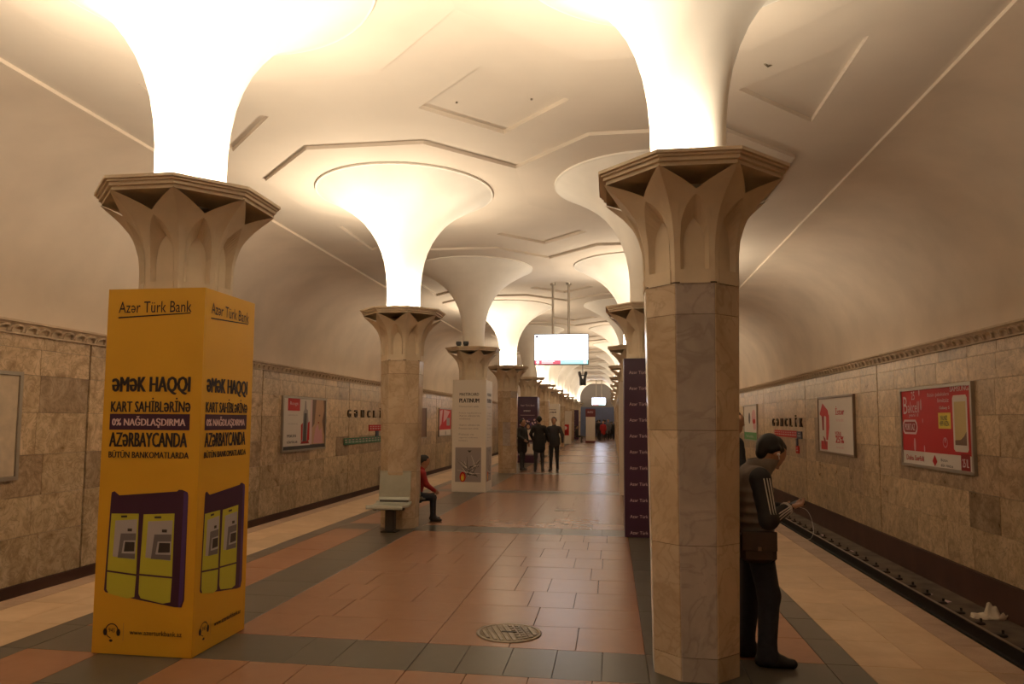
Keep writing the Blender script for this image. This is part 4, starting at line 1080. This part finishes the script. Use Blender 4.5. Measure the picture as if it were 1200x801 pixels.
def figure(label, loc, rz, h=.02, height=1.75, top='black_cloth', bottom='charcoal_cloth', coat=None, arms=None, lean=0, headp=(0, 0), legs=((.0, .0), (.0, .0)), skin='skin', sit=False, hands=True, group=None, extra=None):
    """standing or seated person in local axes: +x forward, +y to the person's left"""
    t = thing('person', label, 'person', loc, rz, group); s = height / 1.75; v = lambda *q: np.array(q, float) * s
    P = []; hipz = .50 if sit else .92
    pel = v(0, 0, hipz + .03); ch = v(lean * .5, 0, hipz + .38); nb = v(lean, 0, hipz + .54); hc = v(lean * 1.25 + .02, 0, hipz + .73)
    P += [cap_(pel + v(0, -.065, 0), pel + v(0, .065, 0), .118 * s, .118 * s, bottom, [((1, 0, 0), 1.2)], .05), cap_(pel + v(0, 0, .12), ch, .135 * s, .150 * s, top, [((1, 0, 0), 1.35)], .06),
          cap_(nb + v(-.01, -.135, -.05), nb + v(-.01, .135, -.05), .066 * s, .066 * s, top, None, .06), cap_(nb + v(-.01, 0, -.03), hc + v(-.015, 0, -.07), .056 * s, .052 * s, skin, None, .03)]
    for sg, (fx, kx) in zip((-1, 1), legs):
        hp = v(0, sg * .092, hipz)
        if sit: kn = v(.42 + kx, sg * .12, hipz - .01); an = v(.40 + fx, sg * .13, .085)
        else: kn = v(kx + fx * .5, sg * .10, .49); an = v(fx, sg * .105, .085)
        P += [cap_(hp, kn, .092 * s, .064 * s, bottom, None, .05), cap_(kn, an, .062 * s, .046 * s, bottom, None, .03), cap_(an + v(-.035, 0, -.045), an + v(.145, sg * .02, -.053), .040 * s, .031 * s, 'shoe', None, .02), cap_(an, an + v(.06, 0, -.03), .042 * s, .036 * s, 'shoe', None, .03)]
    arms = arms or [((.0, .07, -.28), (.06, .08, -.53)), ((.0, .07, -.28), (.06, .08, -.53))]
    AR = []
    for sg, (e_, w_) in zip((-1, 1), arms):
        sh = nb + v(-.01, sg * .185, -.055); el = nb + v(e_[0], sg * (.18 + e_[1]), e_[2]); wr = nb + v(w_[0], sg * (.18 + w_[1]), w_[2])
        P += [cap_(sh, el, .054 * s, .043 * s, top, None, .04), cap_(el, wr, .043 * s, .029 * s, top, None, .03)]; AR.append((sh, el, wr, sg))
        f = nrm(wr - el)
        if hands:
            pal = nrm(np.cross(f, (0, 0, 1)) * sg if abs(f[2]) < .9 else (0, -sg, 0)); sd = nrm(np.cross(pal, f) * sg) if abs(f[2]) < .9 else np.array((1.0, 0, 0))
            P += hand(wr, f, pal, sd, .35, skin, s)
    HP, T, R = head(hc, headp[0], headp[1], skin, s); P += HP
    grow('body', P, h, t, [skin, top, bottom, 'shoe']); hair(T, R, t, h, 'hair', s)
    if h < .025: face_marks(T, t, s)
    if coat:
        mat, hem = coat; Q = [cap_(pel + v(0, 0, .10), ch, .160 * s, .168 * s, mat, [((1, 0, 0), 1.28)], .05), cap_(nb + v(-.01, -.13, -.055), nb + v(-.01, .13, -.055), .078 * s, .078 * s, mat, None, .06),
             cap_(nb + v(-.02, 0, -.01), nb + v(.0, 0, .03), .075 * s, .068 * s, mat, None, .02)]
        if not sit: Q.append(cap_(pel + v(0, -.05, .1), v(.0, -.06, hem + .08), .150 * s, .145 * s, mat, [((1, 0, 0), 1.15)], .05)); Q.append(cap_(pel + v(0, .05, .1), v(.0, .06, hem + .08), .150 * s, .145 * s, mat, [((1, 0, 0), 1.15)], .05))
        for sh, el, wr, sg in AR: Q += [cap_(sh, el, .066 * s, .055 * s, mat, None, .03), cap_(el, wr - nrm(wr - el) * .02, .054 * s, .042 * s, mat, None, .03)]
        grow('jacket', Q, h, t, [mat])
    if extra: extra(t, v)
    return t

def group_of_three():
    figure('person in black half hidden by the bare column, left of the standing three', (-3.03, 24.75, 0), -.55, .016, 1.72, coat=('black_cloth', .62), group='people standing by the bare column',
           arms=[((.03, .06, -.28), (.22, .0, -.40)), ((.0, .06, -.28), (.08, .06, -.52))], legs=((.06, .02), (-.06, .0)))
    figure('person in a long black jacket seen from behind, middle of the standing three', (-2.40, 24.2, 0), 1.45, .014, 1.82, coat=('black_cloth', .66), group='people standing by the bare column', headp=(.12, .3),
           arms=[((.04, .08, -.28), (.14, .10, -.50)), ((.0, .09, -.27), (.16, .05, -.46))], legs=((.05, .02), (-.05, .0)))
    figure('person in a dark zipped jacket facing the camera, right of the standing three', (-1.93, 24.62, 0), -1.75, .014, 1.79, coat=('charcoal_cloth', .84), bottom='black_cloth', group='people standing by the bare column',
           arms=[((-.02, .09, -.28), (.02, .12, -.53)), ((.0, .10, -.27), (.06, .12, -.53))], legs=((.03, .0), (-.04, .02)), headp=(.08, .0))
group_of_three()
figure('person in a red jacket and jeans sitting behind the column', (-3.25, 11.98, 0), .42, .014, 1.42, top='red_cloth', bottom='denim', coat=('red_cloth', .6), sit=True, lean=.10, headp=(.3, 0), legs=((-.06, -.09), (-.04, -.07)),
       arms=[((.06, .05, -.27), (.24, -.03, -.40)), ((.06, .05, -.27), (.24, -.04, -.40))])
figure('person in black almost hidden behind the nearest bare column', (1.43, 9.0, 0), .2, .018, 1.80, coat=('black_cloth', .8), bottom='black_cloth')
figure('person in dark clothes with a pale cap sitting far down the left row', (-2.72, 57.0, 0), .2, .03, 1.7, coat=('black_cloth', .5), sit=True, hands=False)
def crowd():
    rr = random.Random(21)
    spec = [(-2.05, 66, 'black_cloth', 'person in black at the left edge of the far crowd'), (-.72, 62.5, 'red_cloth', 'person in a red jacket in the far crowd'), (-1.25, 68, 'charcoal_cloth', 'person in charcoal between the pillar and the person in black in the far crowd'),
            (-1.02, 63, 'black_cloth', 'person in black just left of the red jacket in the far crowd'), (-.62, 69, 'blue_cloth', 'person in dark blue in the middle of the far crowd'), (-.30, 65.5, 'grey_cloth', 'person in grey in the far crowd'),
            (.02, 67, 'black_cloth', 'tall person in black at the right of the far crowd'), (.28, 70.5, 'charcoal_cloth', 'person in charcoal at the right edge of the far crowd'), (-1.45, 71, 'blue_cloth', 'person in blue at the back left of the far crowd'),
            (-.78, 72, 'black_cloth', 'person in black at the back of the far crowd'), (-.1, 72.5, 'white_cloth', 'person in a pale top at the back of the far crowd'), (-1.8, 69.5, 'grey_cloth', 'person in grey at the back left of the far crowd')]
    for i, (x, y, c, l) in enumerate(spec):
        a = rr.uniform(-.2, .2)
        figure(l, (x, y, 0), rr.choice((-1.57, 1.57)) + rr.uniform(-.6, .6), .032, rr.uniform(1.6, 1.84), top=c, bottom=rr.choice(('charcoal_cloth', 'black_cloth', 'denim')), coat=(c, rr.choice((.6, .85))), hands=False, group='people at the far end of the hall', legs=((a, .03), (-a, .03)))
crowd()

# the man with a telephone beside the nearest column: +x forward (to the right in the picture), -y towards the camera
def man():
    t = thing('person', 'man in a taupe vest with striped black sleeves, looking down at his phone', 'person', (1.0, 5.50, 0)); A = lambda *q: np.array(q, float)
    P = []; sk, tp, dn = 'skin', 'black_cloth', 'denim'
    P += [cap_(A(.0, -.07, .93), A(.0, .07, .93), .120, .120, dn, [((1, 0, 0), 1.15)], .05), cap_(A(.0, 0, 1.02), A(.0, 0, 1.20), .14, .155, tp, [((1, 0, 0), 1.3)], .06), cap_(A(.03, -.14, 1.31), A(.03, .14, 1.31), .07, .07, tp, None, .06),
          cap_(A(.03, 0, 1.34), A(.10, 0, 1.42), .058, .054, sk, None, .03)]
    for y, ax, kx in ((-.095, .065, .085), (.115, -.045, .0)):
        sg = 1 if y > 0 else -1
        P += [cap_(A(.01, y * .95, .90), A(kx, y, .49), .098, .076, dn, None, .05), cap_(A(kx, y, .49), A(ax, y, .10), .074, .062, dn, None, .03), cap_(A(ax, y, .13), A(ax, y, .075), .064, .068, dn, None, .02),
              cap_(A(ax - .045, y, .042), A(ax + .165, y + sg * .015, .034), .042, .033, 'shoe', None, .02), cap_(A(ax + .02, y, .07), A(ax + .09, y, .05), .044, .036, 'shoe', None, .03)]
    el_n, wr_n, el_f, wr_f = A(.06, -.265, 1.03), A(.215, -.13, 1.10), A(.05, .25, 1.03), A(.20, .07, 1.08)
    for sg, el, wr in ((-1, el_n, wr_n), (1, el_f, wr_f)):
        P += [cap_(A(.025, sg * .19, 1.29), el, .074, .062, tp, None, .04), cap_(el, wr, .060, .038, tp, None, .03)]
    P += hand(wr_n, A(.85, .45, .18), A(.0, .3, 1), A(-.45, .85, -.1), .38); P += hand(wr_f, A(.85, -.45, .18), A(0, -.3, 1), A(-.45, -.85, -.1), .45)
    HP, T, R = head(A(.135, .01, 1.475), .74, .5); P += HP
    body = grow('body', P, .0072, t, [sk, tp, dn, 'shoe']); hair(T, R, t, .008); face_marks(T, t)
    Q = [cap_(A(.0, -.03, .99), A(-.01, -.04, 1.19), .160, .170, 'vest', [((1, 0, 0), 1.2)], .05), cap_(A(.0, .03, .99), A(-.01, .04, 1.19), .160, .170, 'vest', [((1, 0, 0), 1.2)], .05), cap_(A(.02, -.115, 1.30), A(.02, .115, 1.30), .086, .086, 'vest', None, .06),
         cap_(A(.02, 0, 1.325), A(.045, 0, 1.35), .098, .088, 'vest', None, .03)]
    for z in (.935, 1.005, 1.075, 1.145, 1.215): Q.append(cap_(A(-.005, -.065, z), A(-.005, .065, z), .160, .160, 'vest', [((1, 0, 0), 1.13), ((0, 0, 1), 4.4)], .02))
    v_ = grow('vest', Q, .009, t, ['vest'])
    # stand-up collar: an open band round the neck, leaning forward
    mb = MB(); n = 20; V = []
    for i in range(n + 1):
        a = math.radians(38) + math.radians(284) * i / n; c, s = math.cos(a), math.sin(a)
        for rr_, z, dx in ((.102, 1.325, .030), (.106, 1.375, .055), (.114, 1.442 + .012 * c, .092), (.103, 1.442 + .012 * c, .092), (.094, 1.375, .055), (.088, 1.325, .030)): V.append((dx + rr_ * c * 1.02, rr_ * s, z - .03 * max(0, c)))
    mb.add(V, [(i * 6 + k, (i + 1) * 6 + k, (i + 1) * 6 + (k + 1) % 6, i * 6 + (k + 1) % 6) for i in range(n) for k in range(6)], 'vest', True); mb.build('collar', t)
    # three pale stripes down the near sleeve and a striped cuff
    sh = A(.035, -.19, 1.40)
    for j in (-1, 0, 1):
        pts = []
        for i in range(9):
            q = i / 8
            if q < .7:
                u = q / .7; c = A(.025, -.19, 1.29) * (1 - u) + el_n * u; d = nrm(el_n - A(.025, -.19, 1.29)); r = .074 + (.062 - .074) * u
            else:
                u = (q - .7) / .3; c = el_n * (1 - u) + wr_n * u; d = nrm(wr_n - el_n); r = .060 + (.038 - .060) * u
            nn = nrm(np.cross(d, A(.55, -.83, 0)) * j * .35 + nrm(A(.42, -.88, .12) - d * (A(.42, -.88, .12) @ d)))
            pts.append(tuple(c + nn * (r + .0015)))
        q = MB(); q.tube(pts, .0042, 'white_cloth', 6); q.build('sleeve_stripe', t)
    d = nrm(wr_n - el_n); c0 = wr_n - d * .022
    for k in range(2):
        q = MB(); u1 = nrm(np.cross(d, A(0, 0, 1))); u2 = np.cross(d, u1); c1 = c0 + d * .014 * k; q.tube([tuple(c1 + (u1 * math.cos(2 * math.pi * i / 14) + u2 * math.sin(2 * math.pi * i / 14)) * .043) for i in range(15)], .0045, 'white_cloth', 6, False); q.build('cuff_stripe', t)
    # earphone and its lead
    e = T(.0, -.094, -.008); q = MB(); bm = bmesh.new(); bmesh.ops.create_uvsphere(bm, u_segments=10, v_segments=8, radius=.011)
    q.add([tuple(e + np.array(v.co)) for v in bm.verts], [tuple(v.index for v in f.verts) for f in bm.faces], 'white_plastic', True); bm.free(); q.tube([tuple(e), tuple(e + A(.004, -.002, -.035))], .004, 'white_plastic', 6)
    o = q.build('earphone', None, (1.0, 5.50, 0)); tag(o, 'white earphone in the ear of the man in the vest', 'earphone')
    q = MB(); pts = [(.31, -.07, 1.10), (.35, -.10, 1.085), (.375, -.12, 1.03), (.385, -.13, .95), (.37, -.13, .90), (.345, -.12, .885), (.31, -.10, .90), (.27, -.13, .93)]
    sm = []
    for i in range(len(pts) - 1):
        p0, p1, p2, p3 = [np.array(pts[max(0, min(len(pts) - 1, i + k))]) for k in (-1, 0, 1, 2)]
        for u in (0, .25, .5, .75): sm.append(tuple(.5 * ((2 * p1) + (-p0 + p2) * u + (2 * p0 - 5 * p1 + 4 * p2 - p3) * u * u + (-p0 + 3 * p1 - 3 * p2 + p3) * u ** 3)))
    q.tube(sm, .0018, 'white_plastic', 6); o = q.build('earphone_cable', None, (1.0, 5.50, 0)); tag(o, 'thin white cable looping below the phone in the man\'s hands', 'cable')
    p = thing('mobile_phone', 'small dark phone held in both hands by the man in the vest', 'phone', (1.30, 5.465, 1.118)); b = MB(); b.cbox(-.035, .035, -.068, .068, -.005, .005, 'black_plastic', .003); c = b.build('case', p); b = MB(); b.add([(-.030, -.058, .0056), (.030, -.058, .0056), (.030, .058, .0056), (-.030, .058, .0056)], [(0, 1, 2, 3)], 'sign_navy'); b.build('display', p); p.rotation_euler = (.1, -.42, .1)
    # shoulder bag at the near hip
    g = thing('shoulder_bag', 'dark brown shoulder bag hanging at the hip of the man in the vest', 'bag', (.995, 5.275, .735)); b = MB(); b.cbox(-.12, .12, -.042, .042, 0, .215, 'leather', .03); bd = b.build('body', g)
    b = MB(); b.cbox(-.118, .118, -.052, -.040, .085, .218, 'leather', .006); b.build('flap', g); b = MB(); b.cbox(-.012, .012, -.057, -.051, .088, .115, 'frame_brown', .003); b.build('buckle', g)
    b = MB(); b.tube([(-.12, .0, .20), (-.135, .03, .30), (-.155, .05, .40), (-.165, .10, .50), (-.12, .22, .60), (-.02, .31, .65)], .011, 'leather', 6); b.build('strap', g)
man()
